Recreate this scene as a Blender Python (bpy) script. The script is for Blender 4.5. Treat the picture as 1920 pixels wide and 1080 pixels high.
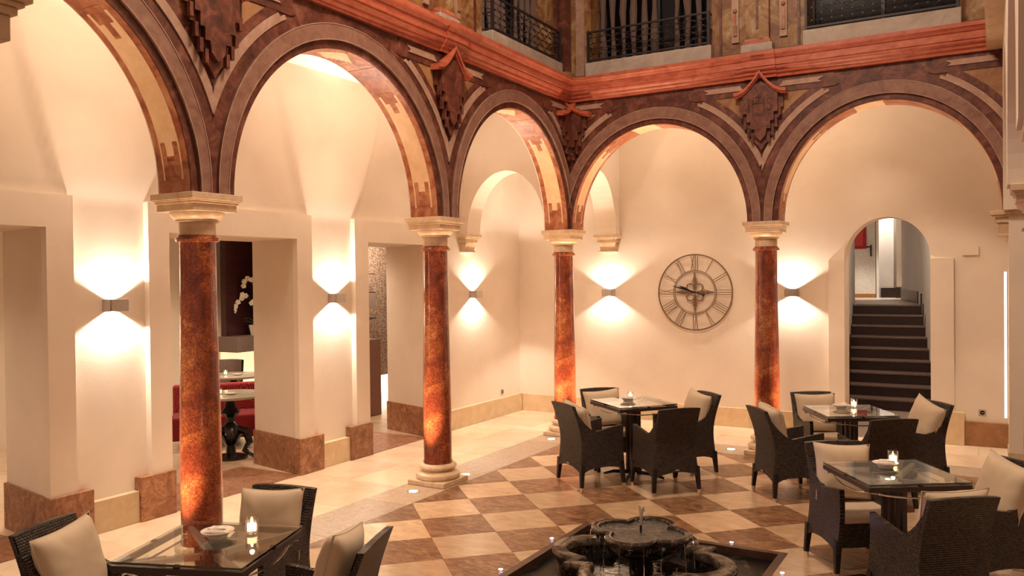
import bpy, bmesh, math, random
from math import sin, cos, pi, radians, sqrt, atan2, floor as fl
from mathutils import Vector, Matrix
random.seed(7)
D = bpy.data
for o in list(D.objects): D.objects.remove(o, do_unlink=True)
S = bpy.context.scene
C = S.collection
# ------------------------------------------------------------------ camera, world, exposure
cam = D.cameras.new('camera'); camo = D.objects.new('camera', cam); C.objects.link(camo)
cam.sensor_width = 36; cam.lens = 36*1565.0/1920; cam.clip_start = .05
YAW, PITCH, ROLL = 0.52316, -0.012718, -0.011162
fw = Vector((-sin(YAW)*cos(PITCH), cos(YAW)*cos(PITCH), sin(PITCH)))
r0 = Vector((cos(YAW), sin(YAW), 0)); u0 = r0.cross(fw)
rr = cos(ROLL)*r0+sin(ROLL)*u0; uu = -sin(ROLL)*r0+cos(ROLL)*u0
camo.matrix_world = Matrix(((rr.x,uu.x,-fw.x,5.0778),(rr.y,uu.y,-fw.y,-10.2255),(rr.z,uu.z,-fw.z,2.15),(0,0,0,1)))
S.camera = camo
w = D.worlds.new('world'); S.world = w; w.use_nodes = True
w.node_tree.nodes['Background'].inputs[0].default_value = (1.0,.66,.46,1)
w.node_tree.nodes['Background'].inputs[1].default_value = .30
vs = S.view_settings
vs.view_transform = 'Standard'; vs.look = 'None'; vs.gamma = 1; vs.use_curve_mapping = False
vs.exposure = 0.12
WARM = (1.0,.70,.44); SOFT = (1.0,.78,.57); WHITE = (1.0,.88,.74)
P_SCONCE, P_DOWN, P_UP, P_COURT = 74, 70, 300, 330

def light(name, kind, loc, power, col=WARM, size=.03, rot=None, spot=None, blend=.5, parent=None):
    l = D.lights.new(name, kind); l.energy = power; l.color = col
    if kind == 'AREA': l.shape = 'DISK'; l.size = size
    else: l.shadow_soft_size = size
    if spot: l.spot_size = radians(spot); l.spot_blend = blend
    o = D.objects.new(name, l); C.objects.link(o); o.location = loc
    if rot: o.rotation_euler = rot
    if parent: o.parent = parent
    return o

# ------------------------------------------------------------------ materials
def new_mat(name, rough=.6, color=(.8,.8,.8), metal=0, spec=.5):
    m = D.materials.new(name); m.use_nodes = True
    b = m.node_tree.nodes['Principled BSDF']
    b.inputs['Base Color'].default_value = (*color,1); b.inputs['Roughness'].default_value = rough
    b.inputs['Metallic'].default_value = metal; b.inputs['Specular IOR Level'].default_value = spec
    return m, m.node_tree, b
def coords(nt, kind='Object', scale=(1,1,1)):
    t = nt.nodes.new('ShaderNodeTexCoord'); mp = nt.nodes.new('ShaderNodeMapping')
    mp.inputs['Scale'].default_value = scale
    nt.links.new(t.outputs[kind], mp.inputs[0]); return mp.outputs[0]
def world_pos(nt, scale=(1,1,1)):
    t = nt.nodes.new('ShaderNodeNewGeometry'); mp = nt.nodes.new('ShaderNodeMapping')
    mp.inputs['Scale'].default_value = scale
    nt.links.new(t.outputs['Position'], mp.inputs[0]); return mp.outputs[0]
def noise(nt, vec, scale, detail=6, rough=.6, dist=0):
    n = nt.nodes.new('ShaderNodeTexNoise'); n.inputs['Scale'].default_value = scale
    n.inputs['Detail'].default_value = detail; n.inputs['Roughness'].default_value = rough
    n.inputs['Distortion'].default_value = dist; nt.links.new(vec, n.inputs['Vector']); return n.outputs['Fac']
def ramp(nt, fac, stops):
    r = nt.nodes.new('ShaderNodeValToRGB'); e = r.color_ramp.elements
    while len(e) < len(stops): e.new(.5)
    for k,(p,c) in enumerate(stops): e[k].position = p; e[k].color = (*c,1)
    nt.links.new(fac, r.inputs[0]); return r.outputs[0]
def bump(nt, b, h, strength=.3, dist=.01):
    n = nt.nodes.new('ShaderNodeBump'); n.inputs['Strength'].default_value = strength
    n.inputs['Distance'].default_value = dist; nt.links.new(h, n.inputs['Height']); nt.links.new(n.outputs[0], b.inputs['Normal'])
def mixc(nt, fac, a, b, mode='MIX'):
    m = nt.nodes.new('ShaderNodeMix'); m.data_type = 'RGBA'; m.blend_type = mode
    if isinstance(fac, float): m.inputs[0].default_value = fac
    else: nt.links.new(fac, m.inputs[0])
    for s,v in ((6,a),(7,b)):
        if isinstance(v, tuple): m.inputs[s].default_value = (*v,1)
        else: nt.links.new(v, m.inputs[s])
    return m.outputs[2]
def stone(name, stops, scale=6, rough=.35, pits=0, bumps=.15, dist=.6, stretch=(1,1,1), vary=False, spec=.5):
    m, nt, b = new_mat(name, rough, spec=spec)
    v = world_pos(nt, stretch)
    n = noise(nt, v, scale, 10, .68, dist)
    c = ramp(nt, n, stops)
    if vary:
        oi = nt.nodes.new('ShaderNodeObjectInfo')
        rr_ = ramp(nt, oi.outputs['Random'], [(0,(.82,.82,.82)),(1,(1.08,1.05,1.03))])
        c = mixc(nt, 1.0, c, rr_, 'MULTIPLY')
    h = noise(nt, v, scale*9, 6, .7)
    if pits:
        p = ramp(nt, noise(nt, v, scale*5, 4, .75, 1.0), [(.33,(1,1,1)),(.42,(0,0,0))])
        c = mixc(nt, p, c, tuple(x*.35 for x in stops[0][1]))
        b2 = nt.nodes.new('ShaderNodeMath'); b2.operation = 'SUBTRACT'
        nt.links.new(h, b2.inputs[0]); nt.links.new(p, b2.inputs[1]); h = b2.outputs[0]
    nt.links.new(c, b.inputs['Base Color']); bump(nt, b, h, bumps, .004)
    return m
def plaster(name, col, rough=.75, b_=.12):
    m, nt, b = new_mat(name, rough, spec=.25)
    v = world_pos(nt)
    n = noise(nt, v, 1.7, 6, .6, .3)
    c = ramp(nt, n, [(.3,tuple(x*.93 for x in col)),(.7,tuple(min(1,x*1.04) for x in col))])
    nt.links.new(c, b.inputs['Base Color'])
    bump(nt, b, noise(nt, world_pos(nt,(1,1,3)), 22, 8, .7), b_, .006)
    return m
def flat(name, col, rough=.5, metal=0, spec=.5, br=.08, sc=30):
    m, nt, b = new_mat(name, rough, col, metal, spec)
    v = world_pos(nt); n = noise(nt, v, sc, 4, .6)
    c = ramp(nt, n, [(.3,tuple(x*(1-br*1.5) for x in col)),(.7,tuple(min(1,x*(1+br*1.5)) for x in col))])
    nt.links.new(c, b.inputs['Base Color']); bump(nt, b, n, .05, .002); return m
def emis(name, col, s):
    m, nt, b = new_mat(name, .5, col)
    b.inputs['Emission Color'].default_value = (*col,1); b.inputs['Emission Strength'].default_value = s; return m

M = {}
M['plaster'] = plaster('plaster_cream', (.79,.675,.565))
M['plaster_in'] = plaster('plaster_inner', (.78,.68,.56))
M['ceiling'] = plaster('plaster_ceiling', (.90,.85,.78), b_=.05)
M['plaster_grey'] = plaster('plaster_corridor', (.74,.71,.69), b_=.05)
M['dark'] = stone('rosewood_marble', [(.28,(.032,.008,.005)),(.48,(.105,.026,.015)),(.6,(.18,.055,.033)),(.78,(.29,.125,.078))], 9, .45, bumps=.3)
M['rust'] = stone('rust_marble', [(.3,(.14,.038,.02)),(.48,(.40,.12,.05)),(.62,(.52,.24,.12)),(.8,(.60,.40,.24))], 7, .4, bumps=.3)
M['mauve'] = stone('mauve_stone', [(.3,(.17,.070,.050)),(.55,(.27,.135,.095)),(.8,(.37,.21,.15))], 8, .5, bumps=.2)
M['pale'] = stone('pale_stone', [(.3,(.31,.17,.12)),(.6,(.44,.27,.20)),(.8,(.54,.36,.27))], 8, .5)
M['ochre'] = stone('ochre_stone', [(.3,(.20,.085,.03)),(.55,(.34,.165,.07)),(.8,(.46,.26,.13))], 5, .5)
M['cream'] = stone('cream_stone', [(.3,(.55,.38,.20)),(.6,(.72,.54,.33)),(.85,(.85,.70,.5))], 6, .45, bumps=.15)
M['inlay'] = stone('inlay_cream', [(.3,(.72,.46,.25)),(.7,(.90,.64,.40))], 6, .4)
M['red'] = stone('red_cornice_stone', [(.3,(.34,.065,.032)),(.55,(.49,.125,.068)),(.8,(.60,.20,.12))], 7, .36, stretch=(1,1,2), bumps=.1)
M['slab'] = stone('balcony_stone', [(.3,(.32,.25,.21)),(.6,(.45,.37,.32)),(.8,(.55,.47,.41))], 5, .6)
M['capital'] = stone('capital_limestone', [(.3,(.54,.36,.21)),(.6,(.73,.54,.36)),(.85,(.86,.72,.53))], 9, .4, bumps=.12)
M['mixed'] = stone('stained_stone', [(.32,(.09,.028,.015)),(.45,(.22,.09,.035)),(.55,(.32,.17,.06)),(.65,(.42,.30,.2)),(.8,(.5,.42,.34))], 3.5, .5, dist=1.2)
M['plinth'] = stone('brown_travertine', [(.3,(.17,.065,.03)),(.5,(.34,.15,.075)),(.65,(.48,.26,.14)),(.85,(.60,.38,.22))], 7, .5, pits=1, bumps=.5, dist=1.5, vary=True)
M['basebd'] = stone('cream_travertine', [(.3,(.58,.42,.24)),(.7,(.74,.58,.38))], 7, .4, bumps=.15, vary=True)
M['tile_light'] = stone('tile_light', [(.25,(.42,.26,.14)),(.42,(.56,.37,.22)),(.6,(.64,.45,.29)),(.8,(.72,.54,.37))], 5, .26, stretch=(1,2,1), bumps=.06, vary=True)
M['tile_dark'] = stone('tile_dark', [(.34,(.085,.034,.014)),(.46,(.20,.090,.040)),(.56,(.33,.17,.082)),(.70,(.47,.28,.155))], 6, .32, pits=1, bumps=.3, dist=1.6, stretch=(1,2.4,1), vary=True)
M['tile_hall'] = stone('gallery_limestone', [(.25,(.60,.43,.28)),(.45,(.72,.54,.38)),(.6,(.76,.60,.44)),(.8,(.82,.67,.52))], 1.6, .22, bumps=.04, vary=True)
M['band'] = stone('grey_band_stone', [(.25,(.30,.20,.13)),(.5,(.46,.34,.24)),(.62,(.52,.40,.29)),(.8,(.62,.5,.38))], 16, .4, bumps=.3, dist=1.4, vary=True)
M['step'] = stone('dark_step_stone', [(.3,(.012,.006,.006)),(.6,(.035,.016,.014)),(.85,(.075,.04,.032))], 25, .35)
M['stepnose'] = stone('step_tread_stone', [(.3,(.12,.08,.07)),(.8,(.24,.17,.15))], 25, .4)
M['terrace'] = stone('landing_stone', [(.3,(.32,.25,.2)),(.8,(.45,.37,.31))], 9, .35)
def marble_black():
    m, nt, b = new_mat('black_veined_marble', .12)
    v = world_pos(nt)
    d = noise(nt, v, 3.5, 8, .65, 2.2)
    c = ramp(nt, d, [(.0,(.012,.009,.010)),(.47,(.016,.012,.012)),(.5,(.22,.17,.15)),(.525,(.018,.013,.013)),(.66,(.05,.035,.03)),(1,(.03,.02,.02))])
    nt.links.new(c, b.inputs['Base Color']); bump(nt, b, noise(nt, v, 40, 5, .6), .08, .003); return m
M['fountain'] = marble_black()
def poolm():
    m, nt, b = new_mat('black_pool_marble', .28, spec=.18); v = world_pos(nt); d = noise(nt, v, 1.8, 8, .6, 2.5)
    c = ramp(nt, d, [(.0,(.005,.004,.005)),(.485,(.006,.005,.005)),(.5,(.10,.08,.07)),(.512,(.006,.005,.005)),(1,(.008,.006,.006))])
    nt.links.new(c, b.inputs['Base Color']); return m
M['poolslab'] = poolm()
M['pooledge'] = stone('pool_edge_stone', [(.3,(.05,.022,.014)),(.6,(.12,.06,.04)),(.8,(.18,.10,.07))], 9, .4)
M['rim'] = stone('worn_marble_rim', [(.3,(.02,.014,.011)),(.48,(.065,.045,.032)),(.6,(.19,.14,.095)),(.68,(.09,.065,.05)),(.8,(.05,.035,.03))], 7, .14, bumps=.2, dist=1.8)
M['rimdark'] = stone('dark_wet_rim', [(.3,(.012,.009,.008)),(.52,(.035,.025,.02)),(.6,(.16,.12,.09)),(.66,(.03,.02,.018)),(.8,(.02,.014,.012))], 6, .08, bumps=.12, dist=1.8)
def shaft_mat():
    m, nt, b = new_mat('red_breccia_marble', .16)
    v = coords(nt, 'Object')
    wn = nt.nodes.new('ShaderNodeTexNoise'); wn.inputs['Scale'].default_value = 14; wn.inputs['Detail'].default_value = 5
    nt.links.new(v, wn.inputs['Vector'])
    ad = nt.nodes.new('ShaderNodeVectorMath'); ad.operation = 'MULTIPLY_ADD'
    nt.links.new(wn.outputs['Color'], ad.inputs[0]); ad.inputs[1].default_value = (.16,.16,.16); nt.links.new(v, ad.inputs[2])
    vo = nt.nodes.new('ShaderNodeTexVoronoi'); vo.feature = 'DISTANCE_TO_EDGE'; vo.inputs['Scale'].default_value = 30
    nt.links.new(ad.outputs[0], vo.inputs['Vector'])
    veins = ramp(nt, vo.outputs['Distance'], [(.0,(.9,.9,.9)),(.05,(.5,.5,.5)),(.15,(0,0,0))])
    big = ramp(nt, noise(nt, v, 3.4, 6, .62, .8), [(.28,(.10,.018,.010)),(.44,(.24,.048,.020)),(.56,(.38,.095,.032)),(.66,(.50,.19,.065)),(.8,(.60,.36,.18))])
    c = mixc(nt, veins, big, (.085,.018,.010))
    nt.links.new(c, b.inputs['Base Color'])
    b.inputs['Coat Weight'].default_value = .4; b.inputs['Coat Roughness'].default_value = .12
    bump(nt, b, veins, -.12, .003); return m
M['shaft'] = shaft_mat()
def wicker():
    m, nt, b = new_mat('woven_rattan', .38, spec=.5)
    t = nt.nodes.new('ShaderNodeTexCoord')
    br = nt.nodes.new('ShaderNodeTexBrick'); br.offset = .5; br.squash = 1
    br.inputs['Scale'].default_value = 1; br.inputs['Brick Width'].default_value = .021; br.inputs['Row Height'].default_value = .0135
    br.inputs['Mortar Size'].default_value = .0042; br.inputs['Mortar Smooth'].default_value = 1
    br.inputs['Color1'].default_value = (.030,.018,.014,1); br.inputs['Color2'].default_value = (.10,.066,.052,1); br.inputs['Mortar'].default_value = (.002,.001,.001,1)
    nt.links.new(t.outputs['UV'], br.inputs['Vector']); nt.links.new(br.outputs['Color'], b.inputs['Base Color'])
    inv = nt.nodes.new('ShaderNodeMath'); inv.operation = 'SUBTRACT'; inv.inputs[0].default_value = 1; nt.links.new(br.outputs['Fac'], inv.inputs[1])
    bump(nt, b, inv.outputs[0], 1.0, .006); return m
M['wicker'] = wicker()
M['foam'] = flat('water_spray', (.8,.72,.64), .2); M['foam'].node_tree.nodes['Principled BSDF'].inputs['Transmission Weight'].default_value=.45
M['leg'] = flat('dark_leg', (.009,.006,.006), .35)
def fabric(name, col):
    m, nt, b = new_mat(name, .85, spec=.2)
    v = coords(nt, 'Object')
    c = ramp(nt, noise(nt, v, 4, 4, .5), [(.3,tuple(x*.94 for x in col)),(.7,tuple(min(1,x*1.04) for x in col))])
    nt.links.new(c, b.inputs['Base Color']); bump(nt, b, noise(nt, v, 260, 2, .5), .12, .002)
    b.inputs['Sheen Weight'].default_value = .15; return m
M['cushion'] = fabric('cream_canvas', (.64,.50,.36))
M['pad'] = fabric('seat_pad_cloth', (.60,.44,.31))
M['chrome'] = flat('chrome', (.85,.82,.78), .18, 1)
M['alu'] = flat('brushed_aluminium', (.55,.50,.47), .38, .7)
M['wenge'] = flat('dark_wood', (.035,.018,.015), .3)
M['iron'] = flat('wrought_iron', (.030,.020,.024), .45, .3)
M['clock'] = flat('antique_bronze', (.23,.145,.085), .5, .5)
M['black'] = flat('black_lacquer', (.006,.004,.006), .2)
M['white'] = flat('white_paint', (.80,.76,.70), .4)
M['porcelain'] = flat('porcelain', (.78,.72,.66), .15)
M['paper'] = flat('napkin_paper', (.78,.66,.58), .8)
M['redcloth'] = fabric('burgundy_cloth', (.22,.012,.018))
M['taupe'] = flat('taupe_panel', (.18,.13,.11), .5)
M['greige'] = flat('stone_tabletop', (.40,.35,.27), .3)
M['purple'] = stone('plum_panel', [(.3,(.030,.008,.010)),(.7,(.065,.018,.018))], 3, .3, stretch=(1,1,5))
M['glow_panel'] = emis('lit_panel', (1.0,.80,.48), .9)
M['green'] = flat('leaf_green', (.06,.13,.03), .4)
M['petal'] = flat('white_petal', (.85,.80,.66), .6)
M['redposter'] = flat('red_poster', (.42,.012,.02), .5)
M['redinner'] = flat('red_poster_inner', (.60,.05,.06), .5)
M['flame'] = emis('candle_flame', (1.0,.62,.22), 22)
M['wax'] = emis('lit_wax', (1.0,.66,.34), 3.0)
M['led'] = emis('cool_led', (.62,.66,1.0), 40)
M['warmled'] = emis('warm_lens', (1.0,.86,.66), 14)
M['strip'] = emis('led_strip', (1.0,.93,.82), 2.5)  # emission that paints brightly lit surfaces where no lamp stands
M['darkglass'] = flat('dark_window_glass', (.006,.005,.008), .12)
M['curtain'] = fabric('grey_curtain', (.16,.10,.085))
M['bottle'] = flat('bottle_glass', (.05,.012,.008), .1)
M['amber'] = flat('amber_bottle_glass', (.45,.16,.03), .15)
M['brownpanel'] = flat('mahogany_panel', (.13,.04,.022), .3)
M['oak'] = flat('oak_sill', (.42,.19,.06), .4)
def glass(name, col=(1,1,1), rough=0.0):
    m, nt, b = new_mat(name, rough, col); b.inputs['Transmission Weight'].default_value = 1; b.inputs['IOR'].default_value = 1.5 if name=='clear_glass' else 2.0; return m
M['glass'] = glass('table_glass', (.90,.97,.93)); M['clear'] = glass('clear_glass')
def watermat():
    m, nt, b = new_mat('water', .03, (.55,.5,.45)); b.inputs['Transmission Weight'].default_value = .85; b.inputs['IOR'].default_value = 1.33
    bump(nt, b, noise(nt, world_pos(nt), 26, 4, .6, .8), .8, .012); return m
M['water'] = watermat()
def darkwater():
    m, nt, b = new_mat('dark_water', .04, (.006,.005,.005), spec=.4); bump(nt, b, noise(nt, world_pos(nt), 14, 3, .5, .5), .25, .01); return m
M['darkwater'] = darkwater()
def pebble():
    m, nt, b = new_mat('pebble_mosaic', .5); v = world_pos(nt)
    vo = nt.nodes.new('ShaderNodeTexVoronoi'); vo.inputs['Scale'].default_value = 45; nt.links.new(v, vo.inputs['Vector'])
    c = ramp(nt, vo.outputs['Distance'], [(.2,(.52,.42,.32)),(.5,(.14,.09,.07))])
    nt.links.new(c, b.inputs['Base Color']); bump(nt, b, vo.outputs['Distance'], -.8, .01); return m
M['pebble'] = pebble()
def circles():
    m, nt, b = new_mat('circle_weave', .85); v = coords(nt, 'Object')
    vo = nt.nodes.new('ShaderNodeTexVoronoi'); vo.inputs['Scale'].default_value = 3.2; nt.links.new(v, vo.inputs['Vector'])
    mu = nt.nodes.new('ShaderNodeMath'); mu.operation = 'MULTIPLY'; mu.inputs[1].default_value = 95; nt.links.new(vo.outputs['Distance'], mu.inputs[0])
    si = nt.nodes.new('ShaderNodeMath'); si.operation = 'SINE'; nt.links.new(mu.outputs[0], si.inputs[0])
    c = ramp(nt, si.outputs[0], [(.45,(.24,.010,.016)),(.75,(.50,.07,.065))])
    nt.links.new(c, b.inputs['Base Color']); return m
M['circles'] = circles()

# ------------------------------------------------------------------ mesh helpers
class MB:
    def __init__(s): s.v=[]; s.f=[]; s.uv={}
    def add(s, vs, fs):
        n=len(s.v); s.v += [tuple(v) for v in vs]; s.f += [tuple(i+n for i in f) for f in fs]; return s
    def box(s, x0,x1,y0,y1,z0,z1, T=None):
        vs=[(x,y,z) for x in (x0,x1) for y in (y0,y1) for z in (z0,z1)]
        if T: vs=[T(*v) for v in vs]
        return s.add(vs,[(0,1,3,2),(4,6,7,5),(0,4,5,1),(2,3,7,6),(0,2,6,4),(1,5,7,3)])
    def prism(s, poly, z0, z1, T=None):
        n=len(poly); vs=[(x,y,z0) for x,y in poly]+[(x,y,z1) for x,y in poly]
        if T: vs=[T(*v) for v in vs]
        return s.add(vs,[tuple(range(n)),tuple(range(n,2*n))]+[(i,(i+1)%n,n+(i+1)%n,n+i) for i in range(n)])
    def lathe(s, prof, seg=32, c=(0,0), cap=True, z0=0):
        n=len(prof); vs=[(c[0]+r*cos(2*pi*k/seg),c[1]+r*sin(2*pi*k/seg),z0+z) for r,z in prof for k in range(seg)]
        fs=[(i*seg+k,i*seg+(k+1)%seg,(i+1)*seg+(k+1)%seg,(i+1)*seg+k) for i in range(n-1) for k in range(seg)]
        if cap: fs += [tuple(range(seg)), tuple((n-1)*seg+k for k in range(seg))]
        return s.add(vs,fs)
    def tube(s, pts, rad, seg=8, closed=False):
        pts=[Vector(p) for p in pts]; n=len(pts); rads = rad if isinstance(rad,(list,tuple)) else [rad]*n
        vs=[]; prev=None
        for i,p in enumerate(pts):
            a=pts[(i-1)%n] if (closed or i>0) else p; b=pts[(i+1)%n] if (closed or i<n-1) else p
            t=(b-a).normalized()
            ref = prev if prev is not None else (Vector((0,0,1)) if abs(t.z)<.9 else Vector((1,0,0)))
            x=(ref-t*ref.dot(t)).normalized(); prev=x; y=t.cross(x)
            for k in range(seg):
                a_=2*pi*k/seg; vs.append(p+(x*cos(a_)+y*sin(a_))*rads[i])
        m=n if closed else n-1
        fs=[(i*seg+k,i*seg+(k+1)%seg,((i+1)%n)*seg+(k+1)%seg,((i+1)%n)*seg+k) for i in range(m) for k in range(seg)]
        if not closed: fs += [tuple(range(seg)),tuple((n-1)*seg+k for k in range(seg))]
        return s.add(vs,fs)
    def sphere(s, c, r, seg=12, rings=8, sc=(1,1,1)):
        prof=[(max(1e-4,sin(pi*i/rings)),-cos(pi*i/rings)) for i in range(rings+1)]
        vs=[(c[0]+r*sc[0]*p*cos(2*pi*k/seg),c[1]+r*sc[1]*p*sin(2*pi*k/seg),c[2]+r*sc[2]*z) for p,z in prof for k in range(seg)]
        fs=[(i*seg+k,i*seg+(k+1)%seg,(i+1)*seg+(k+1)%seg,(i+1)*seg+k) for i in range(rings) for k in range(seg)]
        return s.add(vs,fs)
    def mesh(s, name, mat, smooth=True, ang=35, weld=True):
        me=D.meshes.new(name); me.from_pydata(s.v,[],s.f)
        bm=bmesh.new(); bm.from_mesh(me)
        if weld: bmesh.ops.remove_doubles(bm, verts=bm.verts, dist=1e-5)
        bmesh.ops.dissolve_degenerate(bm, edges=bm.edges, dist=1e-6)
        bmesh.ops.recalc_face_normals(bm, faces=bm.faces)
        bm.to_mesh(me); bm.free()
        for p in me.polygons: p.use_smooth = smooth
        if smooth: me.set_sharp_from_angle(angle=radians(ang))
        me.materials.append(M[mat] if isinstance(mat,str) else mat); return me
    def build(s, name, mat, parent=None, loc=None, bevel=0, **k):
        o=D.objects.new(name, s.mesh(name,mat,**k)); C.objects.link(o)
        if parent: o.parent=parent
        if loc: o.location=loc
        if bevel:
            b=o.modifiers.new('bevel','BEVEL'); b.width=bevel; b.segments=2; b.limit_method='ANGLE'; b.angle_limit=radians(50)
        return o
def thing(name, label, cat, loc=(0,0,0), rz=0, group=None):
    o=D.objects.new(name,None); C.objects.link(o); o.location=loc; o.rotation_euler=(0,0,rz); o.empty_display_size=.1
    o['label']=label; o['category']=cat
    if group: o['group']=group
    return o
def tag(o, label, cat, group=None):
    o['label']=label; o['category']=cat
    if group: o['group']=group
    return o
def struct(o, label=None):
    o['kind']='structure'
    if label: o['label']=label
    return o
def root(name, label=None):
    o=D.objects.new(name,None); C.objects.link(o); o.empty_display_size=.1; return struct(o,label)
def dup(src, label=None, loc=None, rz=None):
    c=src.copy(); C.objects.link(c)
    def rec(a,b):
        for ch in a.children:
            d=ch.copy(); C.objects.link(d); d.parent=b; rec(ch,d)
    rec(src,c)
    if label: c['label']=label
    if loc: c.location=loc
    if rz is not None: c.rotation_euler=(0,0,rz)
    return c

# ================================================================== FLOOR
floor = root('floor','checkered travertine courtyard floor with limestone gallery around it')
for bx_ in ((-12,1.98,-14,16),(3.70,8,-14,16),(1.98,3.70,-14,-5.37),(1.98,3.70,-3.63,16)): MB().box(*bx_,-.30,-.012).build('floor_bed','band',floor)
MB().box(1.9,3.8,-5.5,-3.5,-.32,-.30).build('floor_bed','band',floor)
# courtyard diagonal tiles, pool cut out
TS=.5505; X0=-.1346; Y0=-2.6521
AX0,AX1,AY0,AY1 = .2546,5.085,-8.82,-.2546
PX0,PX1,PY0,PY1 = 1.98,3.70,-5.37,-3.63
def clip(poly, axis, val, keep_less):
    out=[]; n=len(poly)
    for i in range(n):
        a,b=poly[i],poly[(i+1)%n]
        ia=(a[axis]<=val)==keep_less or a[axis]==val; ib=(b[axis]<=val)==keep_less or b[axis]==val
        if ia: out.append(a)
        if ia!=ib:
            t=(val-a[axis])/(b[axis]-a[axis]); out.append((a[0]+(b[0]-a[0])*t,a[1]+(b[1]-a[1])*t))
    return out
def area(p): return abs(sum(p[i][0]*p[(i+1)%len(p)][1]-p[(i+1)%len(p)][0]*p[i][1] for i in range(len(p))))/2 if len(p)>2 else 0
def shrink(p,g):
    cx=sum(a for a,_ in p)/len(p); cy=sum(b for _,b in p)/len(p)
    return [(cx+(a-cx)*(1-g),cy+(b-cy)*(1-g)) for a,b in p]
def slab(poly, mat, parent, name='floor_tile', z=0, h=.011, g=.006):
    p=shrink(poly,g); j=random.uniform(-.0004,.0004)
    return MB().prism(p,z-h,z+j).build(name,mat,parent,smooth=False,weld=False)
for iu in range(-20,22):
    for iv in range(-20,24):
        q=[(X0+TS*(a+b)/sqrt(2), Y0+TS*(a-b)/sqrt(2)) for a,b in ((iu,iv),(iu+1,iv),(iu+1,iv+1),(iu,iv+1))]
        for ax,val,kl in ((0,AX0,False),(0,AX1,True),(1,AY0,False),(1,AY1,True)):
            if q: q=clip(q,ax,val,kl)
        if area(q)<.004: continue
        mat='tile_light' if (iu+iv)%2==1 else 'tile_dark'
        # subtract pool rectangle
        pieces=[]; rest=q
        for ax,val,kl in ((0,PX0,True),(0,PX1,False),(1,PY0,True),(1,PY1,False)):
            a=clip(rest,ax,val,kl)
            if area(a)>.002: pieces.append(a)
            rest=clip(rest,ax,val,not kl)
            if area(rest)<=.0005: break
        if area(rest)<=.0005 and len(pieces)==1: pieces=[q] if abs(area(q)-area(pieces[0]))<.003 else pieces
        for p_ in pieces: slab(p_,mat,floor,g=.004)
# grey band around courtyard
def strip_slabs(x0,x1,y0,y1,lx,ly,mat,name='floor_slab',off=0):
    y=y0; r=0
    while y<y1-1e-3:
        ye=min(y1,y+ly); x=x0-(off*lx*(r%2))
        while x<x1-1e-3:
            a=max(x,x0); b=min(x1,x+lx)
            if b-a>.02: slab([(a,y),(b,y),(b,ye),(a,ye)],mat,floor,name,g=.003)
            x+=lx
        y=ye; r+=1
strip_slabs(-.2546,.2546,-9.4,-.2546,.6,1.1,'band')
strip_slabs(-.2546,5.60,-.2546,.2546,1.1,.6,'band')
strip_slabs(5.085,5.60,-8.8,-.2546,.6,1.1,'band')
strip_slabs(.2546,5.6,-9.4,-8.82,1.1,.7,'band')
strip_slabs(-1.53,-.2546,-9.4,.2546,.64,.86,'tile_hall',off=0)
strip_slabs(-1.53,7.2,.2546,1.55,.86,.65,'tile_hall',off=.5)
strip_slabs(5.60,7.4,-9.4,.2546,.9,.8,'tile_hall')
strip_slabs(-7.5,-1.53,-9.4,6,1.5,1.5,'tile_hall')
strip_slabs(3.0,4.7,1.55,4.02,.9,.65,'terrace')
for (a,b) in ((-7.9,-6.27),(-5.11,-3.47),(-2.27,-1.06)):
    MB().box(-2.45,-1.535,a,b,.0,.004).build('threshold_slab','plinth',floor,smooth=False)

# ================================================================== GALLERY WALLS
ZC=4.49
sur=[(-8.12,-6.04,-7.90,-6.27),(-5.33,-3.24,-5.11,-3.47),(-2.515,-.84,-2.27,-1.06)]
mb=MB()
ycuts=sorted(set([-9.6,1.58]+[v for s in sur for v in s]))
# solid wall body between openings
prev=(-9.6,-9.6)
SPL=(.16,.21,.29)
for s,k_ in zip(sur,SPL):
    mb.prism([(-2.45,prev[1]),(-1.60,prev[0]),(-1.60,s[2]),(-2.45,s[2]-.1)],0,2.60); prev=(s[3]+.012,s[3]+k_)
mb.prism([(-2.45,prev[1]),(-1.60,prev[0]),(-1.60,1.98),(-2.45,1.98)],0,2.60)
# upper skin with lunette relief
ys=[-9.6+i*(11.18/260) for i in range(261)]; zs=[2.60+j*(ZC-2.60)/40 for j in range(41)]
def lun(y,z):
    h=z-2.86
    if h<0: return 0
    fan=.12*(1-math.exp(-h/.45)); flatp=.12*min(1,h/1.63)**1.6
    e=0
    for s in sur:
        yc=(s[0]+s[1])/2; hw=(s[1]-s[0])/2-.36*h**.85
        e=max(e,max(0,min(1,(hw-abs(y-yc))/.07)))
    return fan*(1-e)+flatp*e
vs=[(-1.60+lun(y,z),y,z) for y in ys for z in zs]; nz=len(zs)
fs=[(i*nz+j,(i+1)*nz+j,(i+1)*nz+j+1,i*nz+j+1) for i in range(len(ys)-1) for j in range(nz-1)]
nb=len(vs); vs+=[(-2.45,y,z) for y in (ys[0],ys[-1]) for z in (2.60,ZC)]
fs+=[(0,nb,nb+1,nz-1)]
mb.add(vs,fs); mb.box(-2.45,-1.605,-9.6,1.98,2.60,ZC)
struct(mb.build('wall_left','plaster',weld=False,ang=60),'long cream plaster gallery wall on the left')
tn=1
for s in sur:
    t=root('trim_%d'%tn); tn+=1
    MB().box(-1.601,-1.53,s[0],s[2],0,2.87).build('jamb_strip','plaster',t)
    MB().box(-1.601,-1.53,s[3],s[1],0,2.87).build('jamb_strip','plaster',t)
    MB().box(-1.601,-1.53,s[2],s[3],2.60,2.87).build('lintel_strip','plaster',t)
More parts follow.
